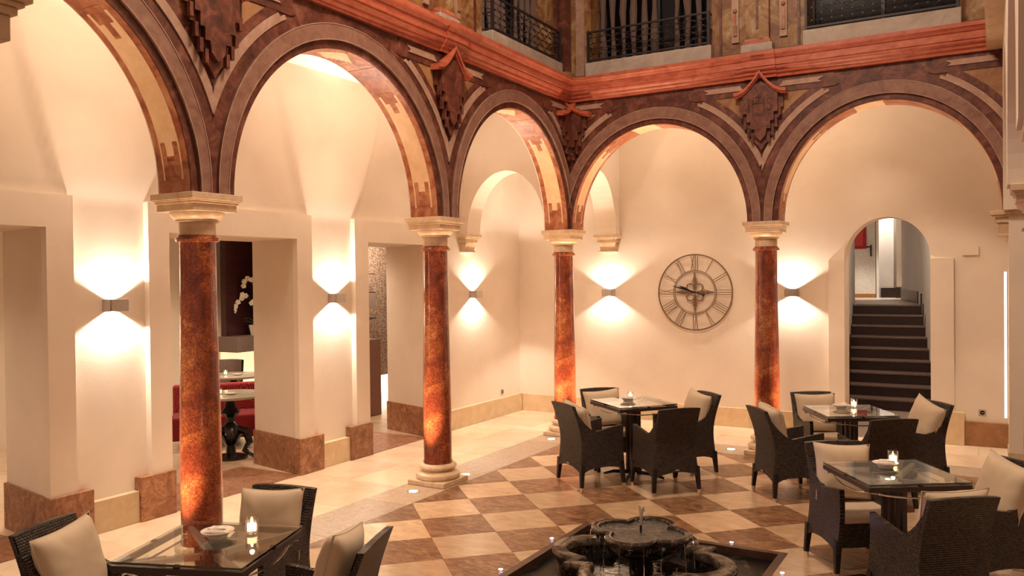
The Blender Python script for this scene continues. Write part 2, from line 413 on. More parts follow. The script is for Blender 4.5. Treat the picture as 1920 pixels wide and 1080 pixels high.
# baseboards: stones
bl=root('baseboard_left'); 
def bstone(parent,x0,x1,y0,y1,h,mat): MB().box(x0,x1,y0,y1,0,h).build('base_stone',mat,parent,smooth=False,bevel=.004)
for s in sur:
    for a,b in ((s[0]-.13,s[2]),(s[3],s[1]+.13)):
        bstone(bl,-1.60,-1.505,a,b,.40,'plinth')
    k_=SPL[sur.index(s)]
    MB().prism([(-2.45,s[3]+k_-.03),(-1.505,s[3]-.02),(-1.505,s[3]),(-2.45,s[3]+k_)],0,.40).build('base_stone','plinth',bl,smooth=False,bevel=.004)
    MB().prism([(-2.45,s[2]-.1),(-1.505,s[2]),(-1.505,s[2]+.02),(-2.45,s[2]-.08)],0,.40).build('base_stone','plinth',bl,smooth=False,bevel=.004)
for a,b in ((-9.6,-8.25),(-5.91,-5.46),(-3.11,-2.645),(-.71,.4),(.4,1.53)):
    bstone(bl,-1.60,-1.535,a,b,.28,'basebd')
# back wall
mb=MB(); YB=1.58
L,R_,ZS,RY=3.37,4.39,2.33,.55
mb.box(-1.6,L,YB,YB+.35,0,ZC); mb.box(R_,7.4,YB,YB+.35,0,ZC)
n=24; cx=(L+R_)/2; ra=(R_-L)/2
arc=[(cx-ra*cos(pi*i/n),ZS+RY*sin(pi*i/n)) for i in range(n+1)]
for i in range(n):
    (a,z0),(b,z1)=arc[i],arc[i+1]
    mb.add([(a,YB,z0),(b,YB,z1),(b,YB,ZC),(a,YB,ZC),(a,YB+.35,z0),(b,YB+.35,z1),(b,YB+.35,ZC),(a,YB+.35,ZC)],[(0,1,2,3),(4,5,6,7),(0,1,5,4),(3,2,6,7)])
struct(mb.build('wall_back','plaster',weld=False,ang=40),'cream plaster wall with clock and stair arch at the back')
t=root('trim_4'); tn=5
MB().box(3.17,L,YB-.05,YB+.001,0,ZS).build('jamb_strip','plaster',t); MB().box(R_,4.65,YB-.05,YB+.001,0,ZS).build('jamb_strip','plaster',t)
# sloped fillets where the strips die into the wall
MB().add([(3.17,YB-.05,ZS),(L,YB-.05,ZS),(L,YB+.01,ZS),(3.17,YB+.01,ZS),(L,YB+.005,ZS+.22),(3.36,YB+.01,ZS+.22)],[(0,1,2,3),(0,1,4,5),(1,2,4),(0,3,5),(2,3,5,4)]).build('strip_fillet','plaster',t)
MB().add([(R_,YB-.05,ZS),(4.65,YB-.05,ZS),(4.65,YB+.01,ZS),(R_,YB+.01,ZS),(4.45,YB+.005,ZS+.02),(R_,YB+.01,ZS+.06)],[(0,1,2,3),(0,1,4,5),(1,2,4),(0,3,5),(2,3,5,4)]).build('strip_fillet','plaster',t)
bb=root('baseboard_back')
for a,b in ((-1.56,-.3),(-.3,.9),(.9,2.1),(2.1,3.14)): bstone(bb,a,b,YB-.035,YB+.02,.27,'basebd')
bstone(bb,3.14,3.39,YB-.075,YB+.02,.40,'basebd'); bstone(bb,4.38,4.76,YB-.075,YB+.02,.41,'basebd'); bstone(bb,4.76,5.9,YB-.04,YB+.02,.30,'ochre')
# ceilings of galleries
struct(MB().box(-1.6,-.16,-9.6,1.58,ZC,ZC+.15).build('ceiling','ceiling'))
struct(MB().box(-.16,7.4,.16,1.58,ZC,ZC+.15).build('ceiling_back','ceiling'))
struct(MB().box(5.5,7.4,-9.6,.16,ZC,ZC+.15).build('ceiling_right','ceiling'))
struct(MB().box(7.4,7.6,-9.6,2,0,ZC).build('wall_right','plaster'),'outer plaster wall of the right gallery')

# ================================================================== ARCADES
ZP=2.78
def TL(s,z,d): return (d,s,z)          # left arcade, faces +X
def TB(s,z,d): return (s,-d,z)         # back arcade, faces -Y
def TR(s,z,d): return (5.338-d,s,z)    # right arcade, faces -X
def TF(s,z,d): return (s,-9.43+d,z)   # front arcade, faces +Y
HT=.17
def arcade_wall(mb, T, bays, s0, s1, ztop, rise):
    cuts=[s0]+[v for b in bays for v in b]+[s1]
    for k in range(0,len(cuts),2):
        a,b=cuts[k],cuts[k+1]
        if b-a>.001: mb.box(a,b,ZP,ztop,-HT,HT,T=T)
    for a,b in bays:
        c=(a+b)/2; r=(b-a)/2; n=40
        p=[(c-r*cos(pi*i/n),ZP+rise*sin(pi*i/n)) for i in range(n+1)]
        for i in range(n):
            (x0,z0),(x1,z1)=p[i],p[i+1]
            mb.add([T(x0,z0,HT),T(x1,z1,HT),T(x1,ztop,HT),T(x0,ztop,HT),T(x0,z0,-HT),T(x1,z1,-HT),T(x1,ztop,-HT),T(x0,ztop,-HT)],
                   [(0,1,2,3),(4,5,6,7),(0,1,5,4),(3,2,6,7)])
def inner_skin(name, T, bays, s0, s1, ztop, rise, parent):   # plaster rear face of the arcade wall
    mb=MB(); cuts=[s0]+[v for b in bays for v in b]+[s1]
    for k in range(0,len(cuts),2):
        a,b=cuts[k],cuts[k+1]
        if b-a>.001: mb.box(a,b,ZP,ztop,-HT-.012,-HT,T=T)
    for a,b in bays:
        c=(a+b)/2; r=(b-a)/2; n=40
        p=[(c-r*cos(pi*i/n),ZP+rise*sin(pi*i/n)) for i in range(n+1)]
        for i in range(n):
            (x0,z0),(x1,z1)=p[i],p[i+1]
            mb.add([T(x0,z0,-HT),T(x1,z1,-HT),T(x1,ztop,-HT),T(x0,ztop,-HT),T(x0,z0,-HT-.012),T(x1,z1,-HT-.012),T(x1,ztop,-HT-.012),T(x0,ztop,-HT-.012)],
                   [(0,1,2,3),(4,5,6,7),(0,1,5,4),(3,2,6,7)])
    mb.build(name,'plaster',parent,weld=False,ang=40)
def ring(mb,T,a,b,rise,o0,o1,t0,t1,d0,d1,lo,hi,n=36):
    """band that follows the arch between offsets o0..o1, clamped to the pier centres lo..hi"""
    c=(a+b)/2; r=(b-a)/2; rows=[]
    for i in range(n+1):
        t=t0+(t1-t0)*i/n
        if abs(o1-.205)<1e-6: o1_=.160+.045*sin(t)
        else: o1_=o1
        o0_=.160+.045*sin(t) if abs(o0-.205)<1e-6 else (.153+.045*sin(t) if abs(o0-.198)<1e-6 else o0)
        si=c-(r+o0_)*cos(t); so=c-(r+o1_)*cos(t); zi=ZP+(rise+o0_)*sin(t); zo=ZP+(rise+o1_)*sin(t)
        bad=(si<lo-1e-6 or si>hi+1e-6)
        so=min(max(so,lo),hi); rows.append((bad,si,zi,so,zo))
    for i in range(n):
        A,B=rows[i],rows[i+1]
        if A[0] or B[0]: continue
        q=[T(A[1],A[2],d1),T(B[1],B[2],d1),T(B[3],B[4],d1),T(A[3],A[4],d1),T(A[1],A[2],d0),T(B[1],B[2],d0),T(B[3],B[4],d0),T(A[3],A[4],d0)]
        mb.add(q,[(0,1,2,3),(0,1,5,4),(3,2,6,7),(0,3,7,4),(1,2,6,5)])
def soffit(mb,T,a,b,rise,t0,t1,w0,w1,off,n=20):
    """thin panel lying on the arch soffit; off = how far it stands proud"""
    c=(a+b)/2; r=(b-a)/2
    for i in range(n):
        q=[]
        for t in (t0+(t1-t0)*i/n,t0+(t1-t0)*(i+1)/n):
            for o in (0,-off):
                for w_ in (w0,w1): q.append(T(c-(r+o)*cos(t),ZP+(rise+o)*sin(t),w_))
        mb.add(q,[(2,3,7,6),(0,2,6,4),(1,3,7,5),(0,1,3,2),(4,5,7,6)])
def decorate(T, bays, centres, rise, parent):
    for k,(a,b) in enumerate(bays):
        lo,hi=centres[k],centres[k+1]
        if lo==0: lo=.172
        if hi==0: hi=-.172
        for name,mat,o0,o1,t0,t1,d in (('inner_fillet','dark',-.0,.065,0,pi,.008),('archivolt','mauve',.065,.205,0,pi,.030),
                                     ('outer_fillet','dark',.205,.28,0,pi,.012)):
            mb=MB(); ring(mb,T,a,b,rise,o0,o1,t0,t1,HT-.01,HT+d,lo,hi,48); mb.build(name,mat,parent,weld=False,ang=30)
        mb=MB(); ring(mb,T,a,b,rise,.065,.072,0,pi,HT-.01,HT+.036,lo,hi,48); ring(mb,T,a,b,rise,.198,.205,0,pi,HT-.01,HT+.034,lo,hi,48)
        mb.build('archivolt_bead','pale',parent,weld=False)
        tz=math.asin((4.235-ZP)/(rise+.32))
        for t0,t1 in ((.05,tz),(pi-tz,pi-.05)):
            mb=MB(); ring(mb,T,a,b,rise,.285,.355,t0,t1,HT-.01,HT+.022,lo,hi,26); mb.build('hood_band','pale',parent,weld=False)
            mb=MB(); ring(mb,T,a,b,rise,.36,.43,t0,t1,HT-.01,HT+.010,lo,hi,26); mb.build('hood_fillet','dark',parent,weld=False)
            # notched end of the band
            te=t1 if t0<1 else t0; sg=1 if t0<1 else -1
            mb=MB(); ring(mb,T,a,b,rise,.285,.32,min(te,te+sg*.035),max(te,te+sg*.035),HT-.01,HT+.022,lo,hi,2); mb.build('hood_band_end','pale',parent,weld=False)
        # soffit inlays
        e=.006
        mb=MB(); soffit(mb,T,a,b,rise,0.0,pi,-.168,.168,.003,48); mb.build('soffit_lining','rust',parent,weld=False)
        for side in (0,1):
            def S_(t0,t1): return (t0,t1) if side==0 else (pi-t1,pi-t0)
            mb=MB(); soffit(mb,T,a,b,rise,*S_(radians(11),radians(56)),-.105,.105,e,22)
            for w0,w1 in ((-.105,-.088),(.088,.105)): soffit(mb,T,a,b,rise,*S_(radians(4),radians(11)),w0,w1,e,4)
            for w0,w1 in ((-.085,-.068),(.068,.085)): soffit(mb,T,a,b,rise,*S_(radians(4.0),radians(4.02)),w0,w1,e,1)
            mb.build('soffit_panel','inlay',parent,weld=False)
            mb=MB()
            for w0,w1 in ((-.088,-.04),(.04,.088)): soffit(mb,T,a,b,rise,*S_(radians(5),radians(15)),w0,w1,e+.002,4)
            soffit(mb,T,a,b,rise,*S_(radians(5),radians(9.5)),-.04,.04,e+.002,3)
            mb.build('castle_inlay','rust',parent,weld=False)
            mb=MB()
            soffit(mb,T,a,b,rise,*S_(radians(47),radians(52)),-.03,.03,e+.002,3)
            soffit(mb,T,a,b,rise,*S_(radians(52),radians(58)),-.075,.075,e+.002,3)
            mb.build('stepped_inlay','rust',parent,weld=False)
            mb=MB(); soffit(mb,T,a,b,rise,*S_(radians(56),radians(74)),-.165,.165,e,8); mb.build('soffit_block','rust',parent,weld=False)
        if T is TL:
            mb=MB(); soffit(mb,T,a,b,rise,radians(74.4),radians(89.7),-.165,.165,e,6); mb.build('soffit_block','rust',parent,weld=False)
            mb=MB()
            for i in range(12):
                ta=radians(80+i*20/12); tb=radians(80+(i+1)*20/12); w_=.13*(1-abs((i+.5)-6)/6)
                soffit(mb,T,a,b,rise,ta,tb,-w_,w_,e+.003,1)
            mb.build('lozenge_inlay','inlay',parent,weld=False)
        else:
            mb=MB(); soffit(mb,T,a,b,rise,radians(74.4),radians(89.7),-.165,.165,e,6); mb.build('soffit_block','inlay',parent,weld=False)
        mb=MB(); soffit(mb,T,a,b,rise,radians(90.3),radians(105.6),-.165,.165,e,6); mb.build('soffit_block','rust',parent,weld=False)
    # spandrel fields, bars
    allb=[(x,y) for x,y in bays]
    for c in centres:
        if c in (-9.073,): sides=(1,)
        elif c==0: sides=(1,) if bays[0][0]>0 else (-1,)
        elif c==5.338: sides=(-1,)
        else: sides=(-1,1)
        for sg in sides:
            bay=[bb_ for bb_ in allb if (bb_[0]-c)*sg>0 and abs((bb_[0] if sg>0 else bb_[1])-c)<.5]
            if not bay: continue
            a,b=bay[0]; bc=(a+b)/2; r=(b-a)/2+.43; rz=rise+.43
            mb=MB(); zt=4.275; st=c+sg*(.172 if c==0 else 0); n=16
            # end where the arch outline meets the bar
            q=sqrt(max(0,1-((zt-ZP)/rz)**2)); send=bc-sg*r*q
            for i in range(n):
                x0=st+(send-st)*i/n; x1=st+(send-st)*(i+1)/n
                def zl(x):
                    u=(x-bc)/r; return ZP+rz*sqrt(max(0,1-u*u)) if abs(u)<1 else ZP
                z0,z1=zl(x0),zl(x1)
                mb.add([T(x0,z0,HT+.005),T(x1,z1,HT+.005),T(x1,zt,HT+.005),T(x0,zt,HT+.005),T(x0,z0,HT-.01),T(x1,z1,HT-.01),T(x1,zt,HT-.01),T(x0,zt,HT-.01)],[(0,1,2,3),(0,1,5,4),(3,2,6,7)])
            mb.build('spandrel_field','ochre',parent,weld=False)
            p=[(c+sg*(.20 if c else .21),4.345),(c+sg*.68,4.345),(c+sg*.64,4.37),(c+sg*.70,4.405),(c+sg*(.25 if c else .26),4.405),(c+sg*.235,4.38)]
            MB().prism(p,HT-.01,HT+.022,T=T).build('frieze_strip','pale',parent)
            MB().prism([(st,4.280),(c+sg*.80,4.280),(c+sg*.86,4.30),(c+sg*.80,4.45),(st,4.45)],HT-.01,HT+.012,T=T).build('frieze_band','dark',parent)

left_bays=[(-8.883,-6.239),(-5.859,-3.214),(-2.834,-.215)]
back_bays=[(.215,2.535),(2.895,5.165)]
RL,RB=1.375,1.285
al=root('wall_arcade_left','painted marble arcade wall on the left of the courtyard')
mb=MB(); arcade_wall(mb,TL,left_bays,-9.243,.17,4.80,RL); mb.build('arch_wall','dark',al,weld=False,ang=30)
inner_skin('rear_plaster',TL,left_bays,-9.243,-.17,4.56,RL,al)
decorate(TL,left_bays,[-9.073,-6.049,-3.024,0],RL,al)
ab=root('wall_arcade_back','painted marble arcade wall at the back of the courtyard')
mb=MB(); arcade_wall(mb,TB,back_bays,.172,5.42,4.80,RB); mb.build('arch_wall','dark',ab,weld=False,ang=30)
inner_skin('rear_plaster',TB,back_bays,.17,5.5,4.56,RB,ab)
decorate(TB,back_bays,[0,2.713,5.338],RB,ab)
# diaphragm arches of the corner bay, plain plaster
def diaphragm(name,T,s0,s1,rise,outer,label):
    mb=MB(); n=28; c=(s0+s1)/2; r=(s1-s0)/2
    p=[(c-r*cos(pi*i/n),ZP+rise*sin(pi*i/n)) for i in range(n+1)]
    for i in range(n):
        (x0,z0),(x1,z1)=p[i],p[i+1]
        mb.add([T(x0,z0,HT),T(x1,z1,HT),T(x1,ZC,HT),T(x0,ZC,HT),T(x0,z0,-HT),T(x1,z1,-HT),T(x1,ZC,-HT),T(x0,ZC,-HT)],[(0,1,2,3),(4,5,6,7),(0,1,5,4),(3,2,6,7)])
    for a,b in outer: mb.box(a,b,ZP,ZC,-HT,HT,T=T)
    struct(mb.build(name,'plaster',weld=False,ang=30),label)
diaphragm('wall_corner_left',TB,-1.45,-.19,.86,((-1.61,-1.45),(-.19,-.17)),'plain plaster arch bridging the left gallery at the corner')
def TC(s,z,d): return (d,s,z)
diaphragm('wall_corner_back',TC,.19,1.43,.90,((.17,.19),(1.43,1.59)),'plain plaster arch bridging the back gallery at the corner')
diaphragm('wall_corner_right',lambda s,z,d:(5.338+d,s,z),.19,1.43,.90,((.17,.19),(1.43,1.59)),'plain plaster arch bridging the back gallery at the right end')
# front and right arcades (plain)
af=root('wall_arcade_front'); mb=MB(); arcade_wall(mb,TF,[(.21,2.92),(3.31,5.148)],-.17,5.5,4.80,RB); mb.build('arch_wall','dark',af,weld=False,ang=30)
ar=root('wall_arcade_right','cream plaster arcade along the right of the courtyard')
mb=MB(); arcade_wall(mb,TR,[(-8.883,-6.239),(-5.859,-3.214),(-2.834,-.40)],-9.243,-.172,4.80,RL); mb.build('arch_wall','plaster',ar,weld=False,ang=30)
# corner pier right, with a glowing strip in place of its sconce-lit edge
pr=root('wall_pier_right','plaster pier at the right rear corner')
MB().box(5.215,5.52,-.30,.17,0,ZP).build('pier_body','plaster',pr); MB().box(5.205,5.53,-.33,.19,0,.30).build('pier_base','basebd',pr)
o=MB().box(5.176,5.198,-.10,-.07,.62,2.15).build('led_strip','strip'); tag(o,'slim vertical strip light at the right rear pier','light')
# corbels
def corbel(loc, rz, label):
    t=thing('corbel',label,'corbel',loc,rz,'stone corbels under the corner arches')
    MB().box(-.20,.20,-.16,.02,-.045,0).box(-.185,.185,-.145,.02,-.065,-.045).box(-.155,.155,-.115,.02,-.125,-.065).build('abacus','capital',t,bevel=.004)
    MB().add([(-.135,-.10,-.13),(.135,-.10,-.13),(.135,.02,-.13),(-.135,.02,-.13),(-.12,-.075,-.235),(.12,-.075,-.235),(.12,.02,-.235),(-.12,.02,-.235)],[(0,1,2,3),(4,5,6,7),(0,1,5,4),(1,2,6,5),(2,3,7,6),(3,0,4,7)]).build('bracket_body','capital',t,bevel=.004)
    MB().box(-.14,.14,-.085,.02,-.262,-.235).build('lower_fillet','capital',t,bevel=.004)
    return t
corbel((-1.60,0,ZP),radians(90),'carved limestone corbel on the left wall near the corner')
corbel((0,1.58,ZP),0,'carved limestone corbel on the back wall left of the clock')
corbel((5.338,1.58,ZP),0,'carved limestone corbel on the back wall at the right end')
corbel((5.25,-.17,ZP),radians(0),'carved corbel on the right rear pier under the last arch')

# cornice
prof=[(0,4.455),(.045,4.455),(.050,4.485),(.075,4.50),(.080,4.525),(.105,4.54),(.115,4.555),(.115,4.575),(.13,4.58),(.13,4.655),(.145,4.66),(.165,4.69),(.185,4.70),(.185,4.742),(0,4.742)]
co=root('trim_5','red moulded stone cornice around the courtyard')
def cornice(path, name, grow=0, parent=co, mat='red'):
    rows=[]
    for (x,y,dx,dy) in path: rows.append([(x+dx*(HT+p+ (grow if p>0 else 0)),y+dy*(HT+p+(grow if p>0 else 0)),z) for p,z in prof])
    mb=MB(); n=len(prof); vs=[v for r in rows for v in r]
    fs=[(i*n+j,(i+1)*n+j,(i+1)*n+j+1,i*n+j+1) for i in range(len(rows)-1) for j in range(n-1)]
    fs+=[tuple(range(n)),tuple((len(rows)-1)*n+j for j in range(n))]
    mb.add(vs,fs); mb.build(name,mat,parent,weld=False,ang=20)
for a,b in ((-9.24,-6.05),(-6.045,-3.026),(-3.02,-.35)): cornice([(0,a,1,0),(0,b,1,0)],'cornice_block')
cornice([(0,-.348,1,0),(0,0,1,-1),(.348,0,0,-1)],'cornice_corner',.0)
for a,b in ((.35,2.71),(2.714,5.14)): cornice([(a,0,0,-1),(b,0,0,-1)],'cornice_block')
cornice([(0,-.26,1,0),(0,0,1,-1),(.26,0,0,-1)],'cornice_break',.018)
for y in (-6.049,-3.024): cornice([(0,y-.19,1,0),(0,y+.19,1,0)],'cornice_break',.02)
cornice([(2.713-.19,0,0,-1),(2.713+.19,0,0,-1)],'cornice_break',.02)
# plain stone coping on the right arcade
o=MB().box(5.02,5.5,-9.2,-.19,4.45,4.75).build('trim_6','cream',bevel=.03); struct(o)

# plaques (pendants) under the cornice
def plaque(T, c, parent_label, half=None, letters=False, folded=None):
    t=thing('carved_plaque',parent_label,'plaque',(0,0,0),0,'stone plaques under the courtyard cornice')
    return t
def plaque_parts(T,c,t,full=True,letters=False,mat='dark',sides=(-1,1),x0=0.0,base=HT):
    pts=[(0.0,4.33)]
    outline=[(.255,4.25),(.255,4.10),(.215,4.10),(.215,3.98),(.175,3.98),(.175,3.88),(.135,3.88),(.135,3.79),(.085,3.79),(.085,3.72),(.045,3.68),(.0,3.61)]
    inner=[(.20,4.25),(.20,4.05),(.155,4.05),(.155,3.95),(.115,3.95),(.115,3.86),(.07,3.86),(.06,3.78),(.0,3.72)]
    def poly(out,f=1.0):
        if len(sides)==2: return [(c+s_*1,z) for s_,z in out]+[(c-s_,z) for s_,z in reversed(out[:-1])]
        sg=sides[0]; return [(c+sg*(x0+s_),z) for s_,z in out]+[(c+sg*x0,out[0][1])]
    top=4.43
    o1=[(.255,4.31)]+outline; o2=[(.20,4.33)]+inner
    if len(sides)==2:
        P1=[(c,top)]+[(c+a,z) for a,z in o1]+[(c-a,z) for a,z in reversed(o1[:-1])]
        P2=[(c,top-.02)]+[(c+a,z) for a,z in o2]+[(c-a,z) for a,z in reversed(o2[:-1])]
    else:
        sg=sides[0]; P1=[(c+sg*x0,top)]+[(c+sg*(x0+a*1.1),z) for a,z in o1]; P2=[(c+sg*x0,top-.02)]+[(c+sg*(x0+a*1.1),z) for a,z in o2]
    MB().prism(P1,base-.01,base+.045,T=T).build('plaque_back',mat,t,smooth=False)
    MB().prism(P2,base+.045,base+.085,T=T).build('plaque_front',mat,t,smooth=False)
    # small stepped tabs
    for sg in sides:
        mb=MB(); k_=1.1 if len(sides)==1 else 1
        for a,z in ((.205,4.10),(.165,3.97),(.125,3.87),(.08,3.80)):
            s_=c+sg*(x0+a*k_); mb.box(min(s_,s_+sg*.03),max(s_,s_+sg*.03),z-.10,z,base+.04,base+.075,T=T)
        mb.build('stepped_scroll','rust' if mat!='dark' else 'dark',t,smooth=False)
    # ogee cap moulding
    for sg in sides:
        k_=1.15 if len(sides)==1 else 1
        cen=[(c+sg*(x0+.30*k_*u),4.27+(.235 if len(sides)==2 else .17)*(1-sin(u*pi/2))**1.15) for u in [i/12 for i in range(13)]]
        for nm,(w0,w1,d1) in {'cap_moulding':(-.0,.035,.13),'cap_bead':(-.022,.0,.105)}.items():
            mb=MB()
            for i in range(12):
                (xa,za),(xb,zb)=cen[i],cen[i+1]
                mb.add([T(xa,za+w0,base+d1),T(xb,zb+w0,base+d1),T(xb,zb+w1,base+d1),T(xa,za+w1,base+d1),T(xa,za+w0,base),T(xb,zb+w0,base),T(xb,zb+w1,base),T(xa,za+w1,base)],[(0,1,2,3),(0,1,5,4),(3,2,6,7),(0,3,7,4),(1,2,6,5)])
            mb.build(nm,'red',t,weld=False,ang=50)
    if letters:
        def stroke(ps,w_=.008):
            mb.tube([T(c+a,z,base+.088) for a,z in ps],w_,6)
        mb=MB()
        stroke([(-.135,4.07),(-.135,4.22)]); stroke([(-.085,4.07),(-.085,4.235)]); stroke([(.045,4.07),(.045,4.235)])
        stroke([(-.085,4.15),(-.06,4.17),(-.02,4.16),(.02,4.17),(.045,4.15)]); stroke([(-.02,4.16),(-.02,4.28)]); stroke([(-.05,4.235),(.01,4.235)])
        stroke([(.135,4.20),(.115,4.22),(.09,4.215),(.08,4.19),(.09,4.165),(.12,4.145),(.135,4.12),(.125,4.085),(.10,4.075),(.08,4.09)])
        mb.build('letters_ihs','dark',t,weld=False)
p1=thing('carved_plaque','stepped stone plaque above the leftmost column, cut by the frame top','plaque'); plaque_parts(TL,-6.049,p1)
p2=thing('carved_plaque','stepped stone plaque above the second column, seen from the side','plaque'); plaque_parts(TL,-3.024,p2)
p3=thing('carved_plaque','folded stone plaque wrapped round the inner corner above the corner column','plaque')
plaque_parts(TL,0,p3,sides=(-1,),x0=.175,mat='dark'); plaque_parts(TB,0,p3,sides=(1,),x0=.175,mat='dark')
p4=thing('carved_plaque','stone plaque carved with the letters IHS above the right column','plaque'); plaque_parts(TB,2.713,p4,letters=True)

# ================================================================== COLUMNS
def make_column(label):
    t=thing('marble_column',label,'column',(0,0,0),0)
    MB().box(-.229,.229,-.229,.229,0,.055).build('plinth','capital',t,bevel=.008)
    MB().lathe([(.215,.055),(.228,.07),(.232,.088),(.225,.108),(.205,.120),(.198,.125),(.175,.135),(.165,.150),(.178,.158),(.192,.165),(.199,.182),(.192,.200),(.175,.212),(.15,.214)],40).build('base_torus','capital',t)
    pr_=[(.152,.212),(.154,.235),(.146,.25)]+[(.146+.003*sin(pi*i/10)-(.019*max(0,(i-3)/17)**1.3),.25+2.18*i/20) for i in range(21)]+[(.128,2.435)]
    MB().lathe(pr_,40).build('shaft','shaft',t)
    MB().lathe([(.128,2.43),(.150,2.437),(.157,2.452),(.152,2.468),(.140,2.474),(.140,2.484),(.128,2.487)],40).build('astragal','shaft',t)
    MB().lathe([(.128,2.485),(.128,2.575),(.152,2.582),(.152,2.596),(.166,2.602),(.186,2.622),(.193,2.645),(.193,2.652)],40).build('capital_neck','capital',t)
    MB().box(-.196,.196,-.196,.196,2.652,2.705).build('lower_abacus','capital',t,bevel=.003)
    MB().box(-.206,.206,-.206,.206,2.705,2.722).box(-.227,.227,-.227,.227,2.732,2.78).box(-.216,.216,-.216,.216,2.722,2.732).build('upper_abacus','capital',t,bevel=.003)
    return t
c0=make_column('red marble column at the left, nearest, rising behind the glass table')
c0.location=(0,-6.049,0)
dup(c0,'red marble column second from the left with its whole base visible',(0,-3.024,0))
dup(c0,'red marble column standing at the inner corner of the two arcades',(0,0,0))
dup(c0,'red marble column right of the wall clock',(2.713,0,0))
dup(c0,'column whose capital pokes in at the top left corner',(3.115,-9.43,0))
for y,nm in ((-3.024,'column of the right arcade behind the chairs'),(-6.049,'column of the right arcade beside the viewer')):
    cc=dup(c0,nm,(5.415,y,0))
dup(c0,'column of the left arcade beyond the left frame edge',(0,-9.073,0))

# ================================================================== UPPER STOREY
UP=root('wall_upper','stained stone upper storey with balconies')
def ubox(T,s0,s1,z0,z1,d0,d1,mat,name,bev=0): return MB().box(s0,s1,z0,z1,d0,d1,T=T).build(name,mat,UP,bevel=bev)
ZU=4.742; ZT=6.6
def upper(T, runs, s0, s1):
    cur=s0
    for (a,b) in runs:
        if a>cur: ubox(T,cur,a,ZU,ZT,-.35,.03,'mixed','upper_pier')
        cur=b
    if s1>cur: ubox(T,cur,s1,ZU,ZT,-.35,.03,'mixed','upper_pier')
Lruns=[(-8.3,-6.9),(-5.27,-3.82),(-2.10,-.36)]
Bruns=[(.45,2.08),(3.20,4.78)]
upper(TL,Lruns,-9.24,.03); upper(TB,Bruns,.03,5.5)
struct(MB().box(5.17,5.5,-9.24,.0,4.75,6.6).build('wall_upper_right','cream'))
# pilaster dressings
def pil(T,c,w,z0=ZU):
    ubox(T,c-w/2-.02,c+w/2+.02,z0,z0+.155,.03,.155,'slab','pedestal',.006)
    ubox(T,c-w/2,c+w/2,z0+.155,z0+.19,.03,.145,'red','pedestal_cap',.006)
    ubox(T,c-w/2+.02,c+w/2-.02,z0+.19,z0+.22,.03,.13,'rust','pilaster_base',.004)
    ubox(T,c-w/2+.03,c+w/2-.03,z0+.22,ZT,.03,.10,'mixed','pilaster')
    ubox(T,c-.012,c+.012,z0+.34,ZT,.10,.112,'dark','flute')
def keyboard(T,c,sg):
    # stepped flat relief panels beside the pilaster
    ubox(T,min(c,c+sg*.085),max(c,c+sg*.085),ZU+.22,ZT,.03,.058,'pale','relief_panel')
    ubox(T,min(c+sg*.02,c+sg*.065),max(c+sg*.02,c+sg*.065),ZU+.30,ZU+.42,.058,.075,'ochre','relief_step')
    ubox(T,min(c+sg*.035,c+sg*.065),max(c+sg*.035,c+sg*.065),ZU+.42,ZU+.56,.058,.075,'rust','relief_step')
    MB().sphere(T(c+sg*.045,ZU+.60,.06),.028,10,6).build('relief_knob','ochre',UP)
pil(TB,2.65,.33); keyboard(TB,2.42,-1); keyboard(TB,2.90,1)
ubox(TB,2.18,2.21,ZU,ZT,.03,.05,'dark','edge_strip'); ubox(TB,3.10,3.13,ZU,ZT,.03,.05,'dark','edge_strip')
pil(TL,-2.92,.33); keyboard(TL,-2.66,1); keyboard(TL,-3.16,-1)
ubox(TL,-2.27,-2.24,ZU,ZT,.03,.05,'dark','edge_strip')
pil(TL,-6.05,.33)
# corner pilaster cluster
MB().box(.03,.16,-.16,-.03,ZU,ZT).build('corner_pilaster','dark',UP)
MB().box(.03,.20,-.20,-.03,ZU,ZU+.14).build('corner_pedestal','mixed',UP,bevel=.006)
ubox(TL,-.30,-.24,ZU,ZT,.03,.07,'dark','edge_strip'); ubox(TB,.24,.36,ZU,ZT,.03,.05,'pale','edge_strip')
